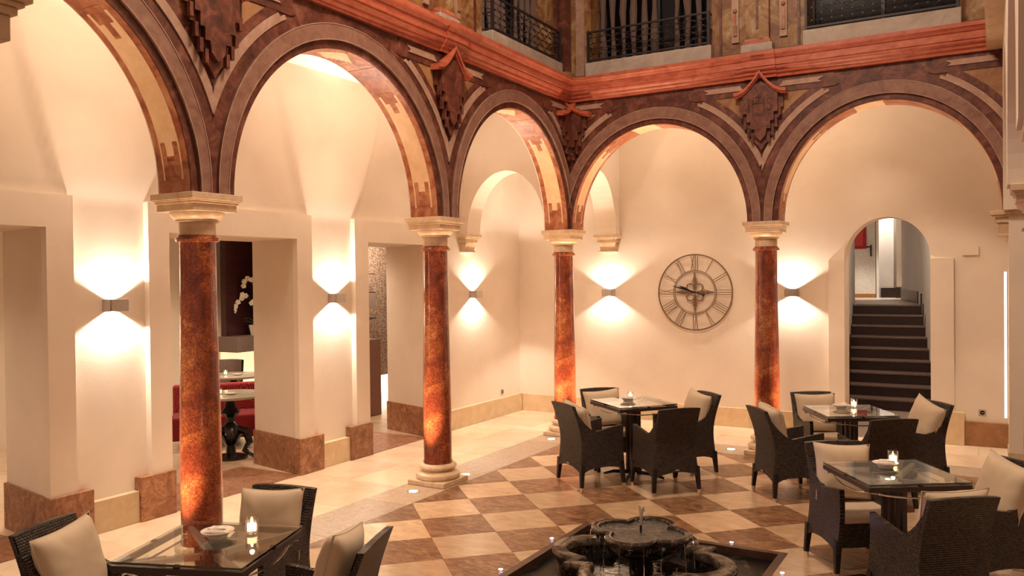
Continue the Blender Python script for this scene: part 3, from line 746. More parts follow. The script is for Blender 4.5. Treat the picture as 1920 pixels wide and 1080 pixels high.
# balconies
def balcony(T,a,b,label):
    t=thing('balcony',label,'balcony',(0,0,0),0)
    z0=ZU+.002; z1=4.955; dd=.185
    MB().box(a-.015,b+.015,z0,z1,.032,dd,T=T).build('slab','slab',t,bevel=.006)
    zr0=z1+.03; zr1=z1+.40
    mb=MB(); w_=.018
    for z in (zr0,zr1): mb.box(a+.01,b-.01,z-.011,z+.011,dd-.035,dd-.012,T=T)
    mb.build('rail','iron',t)
    for s_ in (a+.02,b-.02): 
        MB().box(s_-.014,s_+.014,z1,zr1+.02,dd-.04,dd-.008,T=T).build('post','iron',t)
    for s_ in (a+.02,b-.02):      # short side returns
        mb=MB()
        for z in (zr0,zr1,(zr0+zr1)/2): mb.box(s_-.008,s_+.008,z-.006,z+.006,.03,dd-.02,T=T)
        for k in range(4): mb.tube([T(s_,zr0+.05+.08*k,dd-.03),T(s_,zr0+.09+.08*k,.04)],.005,5)
        mb.build('side_rail','iron',t,weld=False)
    # hexagon lattice
    mb=MB(); n=int((b-a-.06)/.21); pw=(b-a-.06)/n; rows=5; ph=(zr1-zr0)/rows
    for r_ in range(rows):
        for k in range(n):
            off=(r_%2)*pw/2; s_=a+.03+k*pw+off; z=zr0+ph*(r_+.5)
            pts=[(s_,z),(s_+.055,z+ph*.5),(s_+pw-.055,z+ph*.5),(s_+pw,z),(s_+pw-.055,z-ph*.5),(s_+.055,z-ph*.5)]
            pts=[(min(b-.03,p_),q_) for p_,q_ in pts]
            mb.tube([T(p_,q_,dd-.024) for p_,q_ in pts],.0045,5,closed=True)
            for p_,q_ in (pts[1],pts[2]): mb.box(p_-.009,p_+.009,q_-.009,q_+.009,dd-.032,dd-.014,T=T)
    mb.build('lattice','iron',t,weld=False)
    # dark window with curtains behind
    return t
balcony(TL,-2.10,-.36,'iron-railed balcony with pale stone slab left of the inner corner')
balcony(TB,.45,2.10,'iron-railed balcony with pale stone slab right of the inner corner')
balcony(TB,3.20,4.78,'iron-railed balcony with pale stone slab above the rightmost arch')
balcony(TL,-5.27,-3.82,'iron-railed balcony above the second arch, above the frame')
wn=1
for T,a,b,cur in ((TL,-2.10,-.36,1),(TB,.45,2.08,1),(TB,3.20,4.78,0),(TL,-5.27,-3.82,1)):
    wd=root('window_%d'%wn); wn+=1
    MB().box(a,b,ZU,ZT,-.34,-.30,T=T).build('pane','darkglass',wd)
    for s_ in (a+.02,b-.02,(a+b)/2): MB().box(s_-.02,s_+.02,ZU,ZT,-.30,-.26,T=T).build('window_frame','iron',wd)
    if cur:
        ct=D.objects.new('curtain',None); C.objects.link(ct)
        tag(ct,['grey pleated curtains behind the balcony left of the corner','grey pleated curtains behind the balcony right of the corner','','grey curtains above the second arch'][wn-2] if wn!=4 else 'x','curtain')
        n=11
        for k in range(n):
            s_=a+.08+(b-a-.16)*k/(n-1); rw=random.uniform(.028,.05)
            if k==6: continue
            pts=[(s_+random.uniform(-.01,.01),ZU+.02+1.8*i/8) for i in range(9)]
            MB().tube([T(p_,z,-.20) for p_,z in pts],[rw*(.9+.35*sin(i*1.3+k)) for i in range(9)],8).build('curtain_fold','curtain',ct)

# ================================================================== WALL SCONCES
def make_sconce(label,loc,rz):
    # local: wall plane y=0, sticks out to -y
    t=thing('wall_sconce',label,'wall lamp',loc,rz)
    w_,d_,h_,th=.085,.12,.052,.006
    mb=MB()
    mb.box(-w_,w_,-d_,-d_+th,-h_,h_); mb.box(-w_,-w_+th,-d_,0,-h_,h_); mb.box(w_-th,w_,-d_,0,-h_,h_); mb.box(-w_,w_,-th,0,-h_,h_)
    mb.build('housing','alu',t,weld=False,bevel=.001)
    MB().sphere((0,-.062,0),.016,10,6).build('bulb','warmled',t)
    for sg in (1,-1):
        light('sconce_beam','SPOT',(0,-.062,sg*.022),P_SCONCE,WHITE,.02,rot=(0 if sg<0 else pi,0,0),spot=125,blend=.25,parent=t)
    return t
make_sconce('square two-way wall light on the left wall, nearest the left edge',(-1.60,-5.66,1.945),radians(90))
make_sconce('square two-way wall light on the left wall between the two doorways',(-1.60,-2.83,1.93),radians(90))
make_sconce('square two-way wall light on the left wall near the corner',(-1.60,.18,1.905),radians(90))
make_sconce('square two-way wall light on the back wall left of the clock',(.0,1.58,1.90),0)
make_sconce('square two-way wall light on the back wall right of the clock',(2.70,1.58,1.90),0)
# a lamp on the right gallery side, seen edge on
make_sconce('wall light on the back wall beyond the right pier',(6.2,1.58,1.90),0)

# ================================================================== RECESSED FLOOR LIGHTS
def uplight(label,x,y,warm=True,target=None,group=None):
    t=thing('floor_uplight',label,'floor light',(x,y,0),0,group)
    rad=.045 if warm else .014
    MB().lathe([(rad*1.5,0),(rad*1.5,.003),(rad,.004)],24).build('bezel','chrome',t)
    MB().lathe([(rad,.001),(rad,.0055)],24).build('lens','warmled' if warm else 'led',t)
    if warm:
        dx,dy=target; L_=Vector((dx-x,dy-y,1.7)); q=L_.to_track_quat('-Z','Y').to_euler()
        l=light('uplight_beam','SPOT',(0,0,.03),P_UP,WARM,.03,spot=62,blend=.8,parent=t); l.rotation_euler=q
    else:
        light('blue_beam','SPOT',(0,0,.012),5,(.34,.32,1.0),.012,rot=(pi,0,0),spot=120,blend=.3,parent=t)
G='warm floor uplights at the column feet'
for (x,y,lab) in ((0,-3.46,'round floor light in front of the second column'),(.08,-2.62,'round floor light behind the second column'),
                  (0,-.42,'round floor light in front of the corner column'),(2.27,.0,'round floor light left of the right column'),
                  (3.16,.0,'round floor light right of the right column'),(.43,.0,'round floor light right of the corner column'),
                  (0,-6.49,'round floor light in front of the nearest column'),(0,-5.61,'round floor light behind the nearest column')):
    tx,ty=min(((0,-6.049),(0,-3.024),(0,0),(2.713,0)),key=lambda q:(q[0]-x)**2+(q[1]-y)**2)
    uplight(lab,x,y,True,(tx*.5+x*.5,ty*.5+y*.5),G)
for (x,y,lab) in ((1.93,-4.16,'left rear'),(1.93,-4.98,'left front'),(3.25,-3.575,'rear right'),(3.755,-4.09,'right rear'),(2.43,-3.575,'rear left'),(3.755,-4.91,'right front')):
    uplight('tiny bluish floor light at the %s side of the fountain pool'%lab,x,y,False,None,'bluish lights round the fountain pool')

# ================================================================== GALLERY + COURT LAMPS (above the frame; ceiling washers and lantern are added)
def downlight(x,y,z,p,i):
    t=thing('ceiling_downlight',['first','second','third','fourth','fifth','sixth'][i%6]+' round recessed light in the ceiling of the '+('left' if i<6 else 'rear' if i<11 else 'right')+' gallery','ceiling light',(x,y,z),0,'recessed gallery ceiling lights')
    MB().lathe([(.07,-.004),(.085,-.004),(.085,0),(.07,0)],24,cap=False).build('ring','white',t)
    MB().lathe([(.068,-.001),(.068,.0)],24).build('lens','warmled',t)
    light('downlight_beam','SPOT',(0,0,-.02),p,SOFT,.07,spot=84,blend=.9,parent=t)
for i,y in enumerate((-7.6,-6.0,-4.5,-3.0,-1.5,.8)): downlight(-.85,y,ZC,P_DOWN,i)
for i,x in enumerate((.9,2.3,3.8)): downlight(x,.85,ZC,P_DOWN,i+6)
for i,y in enumerate((-7,-4)): downlight(6.4,y,ZC,P_DOWN*.5,i+11)
for i,y in enumerate((-6.049,-3.024)):  # unseen uplights, added only to brighten the gallery ceiling
    t=thing('ceiling_washer','small uplight fixed behind the arcade wall over the %s column, washing the gallery ceiling'%['nearest','second'][i],'wall lamp',(-.185,y,3.45),0)
    MB().box(-.05,0,-.04,.04,-.05,.0).build('housing','alu',t); MB().box(-.045,-.005,-.035,.035,.0,.003).build('lens','warmled',t)
    light('ceiling_wash','SPOT',(-.03,0,.02),75,WHITE,.03,rot=(0,radians(180-8),0),spot=96,blend=.3,parent=t)
ln=thing('courtyard_lantern','large lantern hanging high above the courtyard','lamp',(2.7,-5.2,8.2))  # unseen lantern, added to light the courtyard from overhead
MB().sphere((0,0,0),.35,20,12).build('globe','warmled',ln); MB().tube([(0,0,.3),(0,0,2.0)],.02,8).build('chain','iron',ln)
light('lantern_light','AREA',(0,0,-.4),P_COURT,SOFT,1.6,parent=ln)

# ================================================================== CLOCK
def clock():
    t=thing('wall_clock','large open ironwork wall clock with roman numerals on the back wall','clock',(1.340,YB-.04,1.905),0)
    R1=.545; R2=.315; R3=.295
    def circ(r,n=64): return [(r*cos(2*pi*k/n),0,r*sin(2*pi*k/n)) for k in range(n)]
    MB().tube(circ(R1),.011,6,closed=True).build('outer_ring','clock',t); MB().tube(circ(R2),.007,6,closed=True).build('inner_ring','clock',t); MB().tube(circ(R3),.005,6,closed=True).build('inner_ring','clock',t)
    num={1:'I',2:'II',3:'III',4:'IIII',5:'V',6:'VI',7:'VII',8:'VIII',9:'IX',10:'X',11:'XI',12:'XII'}
    for h,s_ in num.items():
        mb=MB(); W={'I':.032,'V':.052,'X':.052}; tot=sum(W[c] for c in s_); x=-tot/2
        a=pi/2-h*pi/6
        def P(u,rv): return (rv*cos(a)+u*sin(a),0,rv*sin(a)-u*cos(a))
        for c in s_:
            w_=W[c]; m=x+w_/2; ra_,rb_=R2+.004,R1-.008
            if c=='I': mb.tube([P(m,ra_),P(m,rb_)],.0055,5)
            elif c=='V': mb.tube([P(m,ra_),P(m-w_*.42,rb_)],.0055,5); mb.tube([P(m,ra_),P(m+w_*.42,rb_)],.0045,5)
            else: mb.tube([P(m-w_*.42,ra_),P(m+w_*.42,rb_)],.0055,5); mb.tube([P(m+w_*.42,ra_),P(m-w_*.42,rb_)],.0045,5)
            x+=w_
        mb.build('numeral','clock',t,weld=False)
    mb=MB()
    for k in range(4):
        a=k*pi/2
        def Q(r,u): return (r*cos(a)-u*sin(a),0,r*sin(a)+u*cos(a))
        mb.tube([Q(.03,0),Q(.16,0),Q(.29,0)],[.016,.012,.006],6)
        for r in (.15,.19,.23):
            for sg in (1,-1): mb.tube([Q(r-.03,0),Q(r,sg*(.26-r)*.32),Q(r+.025,sg*(.26-r)*.22)],[.011,.010,.004],6)
        for r,u in ((.12,.02),(.255,.012)): mb.tube([Q(r,-u),Q(r+.02,0),Q(r,u)],.007,6)
    mb.build('cross_ornament','clock',t,weld=False)
    mb=MB()
    for k in range(4):
        a=pi/4+k*pi/2
        pts=[]
        for i in range(15):
            th=-pi*.9+1.8*pi*i/14; r=.055
            cx_,cz_=.095*cos(a),.095*sin(a); pts.append((cx_+r*cos(a+th+0),0,cz_+r*sin(a+th)))
        mb.tube(pts,.009,6)
        for i in (3,5,7,9,11): mb.sphere(pts[i],.014,8,5)
    mb.build('scroll_ornament','clock',t,weld=False)
    def hand(ang,l,tail,w_,name):
        a=radians(90)-ang; d=Vector((cos(a),0,sin(a))); n_=Vector((-sin(a),0,cos(a)))
        pts=[-tail*d-.5*w_*n_,-tail*d+.5*w_*n_,.25*l*d+.4*w_*n_,.6*l*d+w_*n_,l*d,.6*l*d-w_*n_,.25*l*d-.4*w_*n_]
        MB().add([p_+Vector((0,-.03,0)) for p_ in pts]+[p_+Vector((0,-.024,0)) for p_ in pts],[tuple(range(7)),tuple(range(7,14))]+[(i,(i+1)%7,7+(i+1)%7,7+i) for i in range(7)]).build(name,'black',t,smooth=False)
    hand(radians(286.5),.36,.14,.013,'minute_hand'); hand(radians(293),.27,.02,.016,'hour_hand')
    mb=MB(); mb.sphere((0,-.03,0),.018,10,6); mb.sphere((.14*cos(radians(-16)),-.027,.14*sin(radians(-16))),.018,10,6); mb.tube([(0,.04,0),(0,-.03,0)],.01,8); mb.build('hub','black',t,weld=False)
clock()

# small wall fittings
def socket(x,y,z,rz,label):
    t=thing('power_socket',label,'socket',(x,y,z),rz)
    MB().box(-.042,.042,-.010,0,-.042,.042).build('plate','alu',t,bevel=.003)
    mb=MB(); vs=[]; 
    mb.add([(.026*cos(k*pi/10),-.0105,.026*sin(k*pi/10)) for k in range(20)]+[(.026*cos(k*pi/10),-.006,.026*sin(k*pi/10)) for k in range(20)],[tuple(range(20)),tuple(range(20,40))]+[(i,(i+1)%20,20+(i+1)%20,20+i) for i in range(20)])
    mb.build('insert','black',t); MB().box(-.012,.012,-.013,-.010,-.004,.004).build('pin_bridge','alu',t)
socket(-1.60,1.0,.36,radians(90),'small square socket on the left wall near the corner')
socket(4.956,YB,.415,0,'small square socket on the back wall right of the stair arch')
o=MB().box(4.745,4.925,YB-.03,YB,2.36,2.47).build('alarm_box','plaster',bevel=.004); tag(o,'small plain white box on the wall right of the stair arch','wall box')
es=thing('exit_sign','small white lit exit sign high on the left wall inside the corner arch','sign',(-1.6,1.02,3.22),radians(90))
MB().box(-.10,.10,-.035,0,.06,.13).build('case','white',es,bevel=.004); MB().box(-.10,.10,-.030,-.02,-.06,.05).build('panel','white',es,bevel=.002)
mb=MB()
for a,b in (((-.06,.02),(-.03,.02)),((-.06,-.0),(-.03,-.0)),((-.06,-.02),(-.03,-.02)),((-.06,.02),(-.06,-.02)),((.0,0),(.05,0)),((.05,0),(.035,.012)),((.05,0),(.035,-.012))):
    mb.tube([(a[0],-.031,a[1]),(b[0],-.031,b[1])],.0025,5)
mb.build('pictogram','alu',es,weld=False)

# ================================================================== PASSAGE WITH STAIRS
st=thing('staircase','dark stone staircase rising beyond the arch on the right','stairs',(0,0,0),0)
r_,t_=.175,.30
NS=9; Y1=4.03
for k in range(NS):
    y0=Y1+t_*k; z1=r_*(k+1)
    xl=3.02-.035*k; xr=4.32 if k<3 else 4.28-.055*(k-2)
    s_=D.objects.new('stair_step',None); C.objects.link(s_); s_.parent=st
    MB().box(xl,xr,y0,Y1+t_*NS+.02,z1-r_,z1-.028).build('riser','step',s_)
    MB().box(xl,xr,y0-.018,y0+t_+.01,z1-.028,z1).build('tread','stepnose',s_,bevel=.004)
ZL=r_*NS; YL=Y1+t_*NS
struct(MB().box(1.2,5.5,YL,11.6,ZL-.2,ZL).build('floor_landing','terrace'),'grey stone landing at the top of the stairs')
# passage side walls
pl=MB(); 
def wallseg(mb,x0,y0,x1,y1,z0,z1,th):
    d=Vector((x1-x0,y1-y0,0)).normalized(); n_=Vector((-d.y,d.x,0))*th
    a=Vector((x0,y0,0)); b=Vector((x1,y1,0)); P_=[a,b,b+n_,a+n_]
    mb.prism([(p_.x,p_.y) for p_ in P_],z0,z1)
wallseg(pl,3.33,1.932,3.02,3.9,0,4.4,.4); wallseg(pl,3.02,3.9,2.74,7.2,0,4.4,.4)
struct(pl.build('wall_passage_left','plaster_grey',weld=False))
pr2=MB(); wallseg(pr2,4.39,1.932,4.34,4.0,0,4.4,-.4); wallseg(pr2,4.34,4.0,3.86,YL+.4,0,4.4,-.4)
# curved wall on the landing
def px_curve(n=14):
    out=[]
    for i in range(n+1):
        u=i/n; out.append((3.86-.60*u-.12*sin(pi*u), YL+.4+(10.95-YL-.4)*u))
    return out
cv=px_curve()
for (x0,y0),(x1,y1) in zip(cv[:-1],cv[1:]): wallseg(pr2,x0,y0,x1,y1,ZL-.1,4.4,-.3)
wallseg(pr2,3.26,10.95,3.16,10.95,ZL-.1,4.4,-.3); wallseg(pr2,3.05,11.25,2.76,11.25,ZL-.1,4.4,-.3)
struct(pr2.build('wall_passage_right','plaster_grey',weld=False,ang=40),'pale wall curving round the landing')
bpx=root('baseboard_passage')
mb=MB()
for (x0,y0),(x1,y1) in zip(cv[:-1],cv[1:]): wallseg(mb,x0-.02,y0,x1-.02,y1,ZL,ZL+.23,-.02)
mb.box(2.78,3.14,11.19,11.25,ZL,ZL+.23); mb.build('landing_skirting','step',bpx,weld=False)
MB().box(3.12,3.24,10.90,11.2,ZL,ZL+.25).build('corner_skirting','step',bpx)
MB().box(3.14,3.26,10.94,11.3,ZL+.25,4.3).build('corner_pier','plaster_in',bpx)
for k in range(NS):   # stepped skirting beside the stair
    y0=Y1+t_*k; z=r_*(k+1); xr=4.33 if k<3 else 4.33-.055*(k-2)
    MB().box(xr-.06,xr+.03,y0,y0+t_,z,z+.20).build('stepped_skirting','step',bpx,smooth=False)
    xl=3.02-.035*k; MB().box(xl-.02,xl+.02,y0,y0+t_,z,z+.20).build('stepped_skirting','step',bpx,smooth=False)
struct(MB().box(1.0,5.5,11.4,11.6,ZL-.1,4.4).build('wall_landing','plaster_grey'))
struct(MB().box(2.2,5.5,1.95,11.4,4.3,4.45).build('ceiling_passage','ceiling'))
struct(MB().box(1.2,2.74,7.0,7.2,ZL-.1,4.4).build('wall_landing_left','plaster_grey'))
# door with handle on the landing
d1=root('door_1','white door at the top of the stairs')
MB().box(1.75,2.62,11.25,11.31,ZL+.05,ZL+2.3).build('door_leaf','white',d1)
MB().box(1.75,2.66,11.18,11.31,ZL,ZL+.09).build('sill','oak',d1)
MB().box(2.62,2.66,11.2,11.4,ZL,ZL+2.6).box(2.70,2.76,11.0,11.4,ZL,4.3).build('door_frame','white',d1)
MB().box(2.545,2.575,11.2,11.25,ZL+.98,ZL+1.25).box(2.46,2.575,11.17,11.20,ZL+1.19,ZL+1.22).build('handle','iron',d1)
ps=thing('red_poster','framed red picture on the landing door','picture',(0,0,0))
MB().box(1.95,2.46,11.215,11.245,2.74,3.30).build('frame','redposter',ps); MB().box(2.02,2.39,11.20,11.215,2.81,3.23).build('print','redinner',ps)
for (x,y) in ((2.92,11.05),(3.42,9.4),(2.3,10.3)):
    t=thing('passage_downlight','small ceiling spot over the '+{2.92:'end wall of the landing',3.42:'curved wall of the landing',2.3:'landing door'}[x],'ceiling light',(x,y,4.3),0,'ceiling spots over the landing')
    MB().lathe([(.05,-.01),(.05,0)],20).build('lens','warmled',t); light('landing_beam','SPOT',(0,0,-.03),300,WHITE,.03,spot=55,blend=.5,parent=t)
light('stair_fill','POINT',(3.7,3.4,3.9),60,SOFT,.1)

# ================================================================== RESTAURANT (through doorways)
struct(MB().box(-6.2,-6.0,-9.6,6,0,3.2).build('wall_restaurant','plaster_in'))
struct(MB().box(-6.2,-2.45,-9.6,6,3.0,3.2).build('ceiling_restaurant','ceiling'))
struct(MB().box(-6.2,-2.45,5.8,6,0,3.2).build('wall_restaurant_far','plaster_in'))
for x,y in ((-3.6,-5.2),(-4.4,-2.5),(-3.4,-1.2),(-4.6,.8),(-3.4,-7.8)):
    t=thing('restaurant_downlight','round ceiling light inside the restaurant above the '+{-5.2:'black cabinet',-2.5:'booth sofa',-1.2:'bar counter',.8:'bar shelves',-7.8:'near end of the room'}[y],'ceiling light',(x,y,3.0),0,'ceiling lights in the restaurant')
    MB().lathe([(.08,-.01),(.08,0)],20).build('lens','warmled',t); light('restaurant_beam','SPOT',(0,0,-.03),150,SOFT,.08,spot=140,blend=.7,parent=t)
o=MB().box(-5.62,-5.5,-1.00,1.6,1.26,3.0).build('wood_panel','purple'); tag(o,'dark plum wooden wall panel behind the orchid','wall panel')
o=MB().box(-5.62,-5.15,-1.10,1.6,1.02,1.26).build('ledge','taupe'); tag(o,'taupe shelf ledge carrying the orchid pot','shelf')
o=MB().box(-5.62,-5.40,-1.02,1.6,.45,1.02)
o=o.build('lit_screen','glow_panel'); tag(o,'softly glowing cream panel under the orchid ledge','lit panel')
def round_table(x,y,rad,z,label,ornate=True):
    t=thing('round_table',label,'table',(x,y,0))
    MB().lathe([(rad-.02,z-.035),(rad,z-.03),(rad,z-.005),(rad-.01,z)],40).build('tabletop','greige',t)
    MB().lathe([(.20,0),(.20,.03),(.06,.06),(.05,.16),(.10,.22),(.14,.30),(.11,.38),(.05,.44),(.06,.5),(.12,.56),(.07,.62),(.05,z-.08),(.18,z-.035)],24).build('turned_pedestal','black',t)
    for k in range(3):
        a=k*2*pi/3+.4; d=Vector((cos(a),sin(a),0))
        MB().tube([d*.06+Vector((0,0,.36)),d*.20+Vector((0,0,.33)),d*.24+Vector((0,0,.2)),d*.17+Vector((0,0,.10)),d*.30+Vector((0,0,.04)),d*.36+Vector((0,0,.03))],[.04,.055,.045,.035,.035,.02],8).build('scroll_foot','black',t)
    return t
round_table(-2.93,-3.20,.42,.78,'round stone-topped table on a black baroque pedestal inside the doorway')
round_table(-4.50,-1.75,.42,.78,'round stone-topped table further back in the restaurant')
def oriented(cx,cy,dx,dy):
    L_=sqrt(dx*dx+dy*dy); dx/=L_; dy/=L_
    return lambda a,b,z:(cx+a*dx-b*dy, cy+a*dy+b*dx, z)
T_=oriented(-3.85,-2.35,.66,.75)
bo=thing('booth_sofa','burgundy booth sofa patterned with concentric circles','sofa',(0,0,0))
MB().box(-.75,.75,-.07,.07,.30,.77,T=T_).build('backrest','circles',bo,bevel=.03); MB().box(-.75,.75,-.60,-.07,.12,.42,T=T_).build('seat','redcloth',bo,bevel=.03)
T2_=oriented(-3.35,-2.35,.66,.75)
o=MB().sphere((-3.05,-2.35,.52),.24,16,10,sc=(1,.8,.42)).build('red_cushion','redcloth'); tag(o,'plump red cushion on the booth seat','cushion')
o=MB().sphere((-3.2,-2.1,.66),.22,16,10,sc=(1,.7,.5)).build('red_cushion','redcloth'); tag(o,'dark red cushion behind the plump one','cushion')
rc=thing('restaurant_chair','taupe round-backed chair behind the far table','chair',(-5.05,-1.45,0),radians(40))
MB().lathe([(.26,.40),(.27,.46),(.24,.48)],24).build('seat','taupe',rc)
mb=MB()
pts=[(.27*cos(a),.27*sin(a)) for a in [radians(20+i*14) for i in range(11)]]
for (x0,y0),(x1,y1) in zip(pts[:-1],pts[1:]):
    mb.add([(x0,y0,.46),(x1,y1,.46),(x1*1.1,y1*1.1,.93),(x0*1.1,y0*1.1,.93),(x0*.88,y0*.88,.46),(x1*.88,y1*.88,.46),(x1*.98,y1*.98,.93),(x0*.98,y0*.98,.93)],[(0,1,2,3),(4,5,6,7),(3,2,6,7),(0,1,5,4)])
mb.build('backrest','taupe',rc,weld=False)
for sx in (-.17,.17):
    for sy in (-.17,.17): MB().tube([(sx,sy,.42),(sx*1.15,sy*1.15,0)],[.018,.012],8).build('leg','black',rc)
o=MB().box(-3.25,-2.85,-5.25,-4.55,.0,.62).build('side_cabinet','black',bevel=.01); tag(o,'low black cabinet just inside the middle doorway','cabinet')
# candles, plates on restaurant tables
def plate(x,y,z,label,r=.07):
    o=MB().lathe([(r*.6,0),(r*.95,.008),(r,.016),(r*.92,.014),(r*.55,.006),(.001,.006)],24).build('small_plate','porcelain'); o.location=(x,y,z); tag(o,label,'plate')
def candle(x,y,z,label,e=.25,s=1.0):
    t=thing('candle_glass',label,'candle',(x,y,z))
    MB().lathe([(.026*s,0),(.030*s,.006),(.030*s,.075*s),(.027*s,.075*s),(.027*s,.016),(.001,.014)],24,cap=False).build('glass','clear',t)
    MB().lathe([(.022*s,.016),(.022*s,.050),(.004,.052)],16).build('wax','wax',t)
    MB().sphere((0,0,.060),.0065,8,8,sc=(1,1,1.5)).build('flame','flame',t)
    light('candle_light','POINT',(0,0,.09*s),e,(1,.6,.28),.012,parent=t)
plate(-2.88,-3.23,.78,'small white plate on the pedestal table inside the doorway'); candle(-3.02,-3.28,.78,'lit candle glass on the pedestal table inside the doorway',.5)
plate(-4.42,-1.75,.78,'small white plate on the far restaurant table'); candle(-4.58,-1.83,.78,'lit candle glass on the far restaurant table',.5)
# orchid
oc=thing('orchid','white orchid in a pale square pot on the taupe ledge','plant',(-5.27,-.60,1.26))
MB().add([(-.055,-.055,0),(.055,-.055,0),(.055,.055,0),(-.055,.055,0),(-.08,-.08,.17),(.08,-.08,.17),(.08,.08,.17),(-.08,.08,.17)],[(0,1,2,3),(4,5,6,7),(0,1,5,4),(1,2,6,5),(2,3,7,6),(3,0,4,7)]).build('pot','porcelain',oc,bevel=.005)
for a,l,h in ((200,.24,.03),(150,.17,.08),(260,.2,.06),(330,.22,.02),(60,.2,.05),(20,.15,.1)):
    a=radians(a); d=Vector((cos(a),sin(a),0)); n_=Vector((-sin(a),cos(a),0)); P=[]
    for i in range(7):
        u=i/6; c_=d*l*u+Vector((0,0,.17+h*2*sin(u*pi*.7))); wd_=.028*sin(pi*min(.98,u*.9+.1)); P+= [c_+n_*wd_,c_+Vector((0,0,-.008)),c_-n_*wd_]
    MB().add(P,[(i*3,i*3+1,i*3+4,i*3+3) for i in range(6)]+[(i*3+1,i*3+2,i*3+5,i*3+4) for i in range(6)]).build('leaf','green',oc)
vr=Vector((.74,.67,0))  # sideways as the photo shows it
def flower(p_,k):
    mb=MB()
    for j in range(5):
        a=j*2*pi/5+k; mb.sphere(p_+vr*.024*cos(a)+Vector((0,0,.024*sin(a)))+Vector((.01,-.01,0))*random.random(),.021,8,6,sc=(1,1,1))
    mb.build('blossom','petal',oc,weld=False)
for pts,fls in (([(0,0,.17),(-.03,.0,.4),(-.10,.0,.62),(-.22,0,.60),(-.32,0,.45)],[(-.15,.64),(-.21,.60),(-.27,.54),(-.31,.47),(-.33,.40),(-.20,.66)]),
                ([(0,0,.17),(.0,0,.5),(-.02,0,.80),(-.12,0,.92),(-.18,0,.85)],[(-.06,.90),(-.12,.92),(-.17,.87),(-.18,.80),(.0,.88),(.05,.93)]),
                ([(0,0,.17),(.03,0,.36),(.04,0,.5),(-.01,0,.56)],[(-.02,.55),(.03,.57),(.08,.53),(-.06,.52)])):
    MB().tube([vr*a+Vector((0,0,c_)) for a,b,c_ in pts],.004,6).build('stem','green',oc)
    for i,(a,z) in enumerate(fls): flower(vr*a+Vector((0,0,z)),i)
# bar seen through the third doorway
o=MB().box(-4.0,-3.35,-1.2,.20,0,1.20).build('bar_counter','brownpanel',bevel=.008); tag(o,'tall mahogany bar counter end seen through the narrow doorway','counter')
o=MB().box(-5.0,-4.85,-.6,2.8,.35,3.0).build('pebble_wall','pebble'); tag(o,'pebble-textured wall behind the bar','wall panel')
o=MB().box(-4.98,-4.86,-.6,2.8,.0,.33).build('plinth_light','strip'); tag(o,'glowing plinth strip under the pebble wall','light')  # emission put in for the lit floor and wall base, not a lamp
sh=thing('bar_shelves','dark bar shelves holding bottles','shelf',(0,0,0))
for z in (1.45,1.92,2.25): MB().box(-4.85,-4.6,-.3,1.62,z-.02,z).build('shelf_board','wenge',sh)
MB().box(-4.85,-4.6,1.2,1.62,1.62,1.90).build('bar_machine_panel','taupe',sh)
for i,(y,z,m_) in enumerate(((1.45,2.25,'bottle'),(1.34,2.25,'bottle'),(1.40,1.92,'amber'),(1.28,1.92,'bottle'),(1.2,2.25,'bottle'))):
    o=MB().lathe([(.038,0),(.04,.02),(.04,.15),(.014,.20),(.012,.26),(.016,.265),(.016,.28)],16).build('bottle',m_); o.location=(-4.7,y,z+.001)
    tag(o,'liquor bottle on the bar shelf','bottle','liquor bottles on the bar shelves')
light('bar_light','POINT',(-4.2,1.5,2.6),70,SOFT,.06)

# ================================================================== FOUNTAIN
ft=thing('fountain','tiered black marble fountain with lobed basins in the pool','fountain',(2.84,-4.5,0))
def lobed(th, base, amp, point=0, pw=1.0):
    # lobes on the axes, optional pointed corners on the diagonals
    a=(th+pi/4)%(pi/2)-pi/4           # angle from nearest lobe axis
    # union of circle lobes: centre at c, radius q
    c,q=base,amp
    v=c*cos(a)+sqrt(max(1e-6,q*q-(c*sin(a))**2)) if abs(c*sin(a))<q else 0
    if point:
        b=abs(a)-pi/4                 # 0 on diagonals
        if abs(b)<.30: v=max(v,point*(1-.9*abs(b)**.9))
    return v
def basin(name,mat,prof,lob,seg=128,parent=ft):
    """prof: list of (scale,z,inset) rings"""
    mb=MB(); vs=[]
    for k,z in prof:
        for i in range(seg):
            th=2*pi*i/seg; r=lob(th)+k
            vs.append((r*cos(th),r*sin(th),z))
    n=len(prof)
    fs=[(j*seg+i,j*seg+(i+1)%seg,(j+1)*seg+(i+1)%seg,(j+1)*seg+i) for j in range(n-1) for i in range(seg)]
    mb.add(vs,fs); return mb.build(name,mat,parent,ang=50)
lowl=lambda th: lobed(th,.40,.285,.60)
upl=lambda th: lobed(th,.185,.185)
zi=.115
basin('lower_basin','fountain',[(-.17,-.16),(-.05,-.16),(-.04,-.02),(-.02,.03),(-.005,.06),(-.10,.06),(-.105,-.12),(-.16,-.12)],lowl)
basin('lower_rim','rim',[(-.11,.058),(-.0,.058),(.012,.075),(.012,.10),(-.0,.115),(-.095,.118),(-.11,.105),(-.11,.058)],lowl)
MB().lathe([(.20,-.14),(.17,-.05),(.09,.0),(.08,.08),(.12,.12),(.20,.16)],32).build('pedestal','fountain',ft)
basin('upper_basin','fountain',[(-.22,.10),(-.12,.15),(-.04,.21),(-.005,.262),(-.05,.262),(-.075,.225),(-.20,.215)],upl)
basin('upper_rim','rimdark',[(-.055,.258),(.0,.258),(.010,.272),(.008,.290),(-.012,.300),(-.045,.300),(-.055,.288),(-.055,.258)],upl)
mb=MB(); 
for a,b in ((.10,.34),): pass
def disc(fn,z,name,mat,seg=96):
    MB().add([(fn(2*pi*i/seg)*cos(2*pi*i/seg),fn(2*pi*i/seg)*sin(2*pi*i/seg),z) for i in range(seg)]+[(0,0,z)],[(i,(i+1)%seg,seg) for i in range(seg)]).build(name,mat,ft)
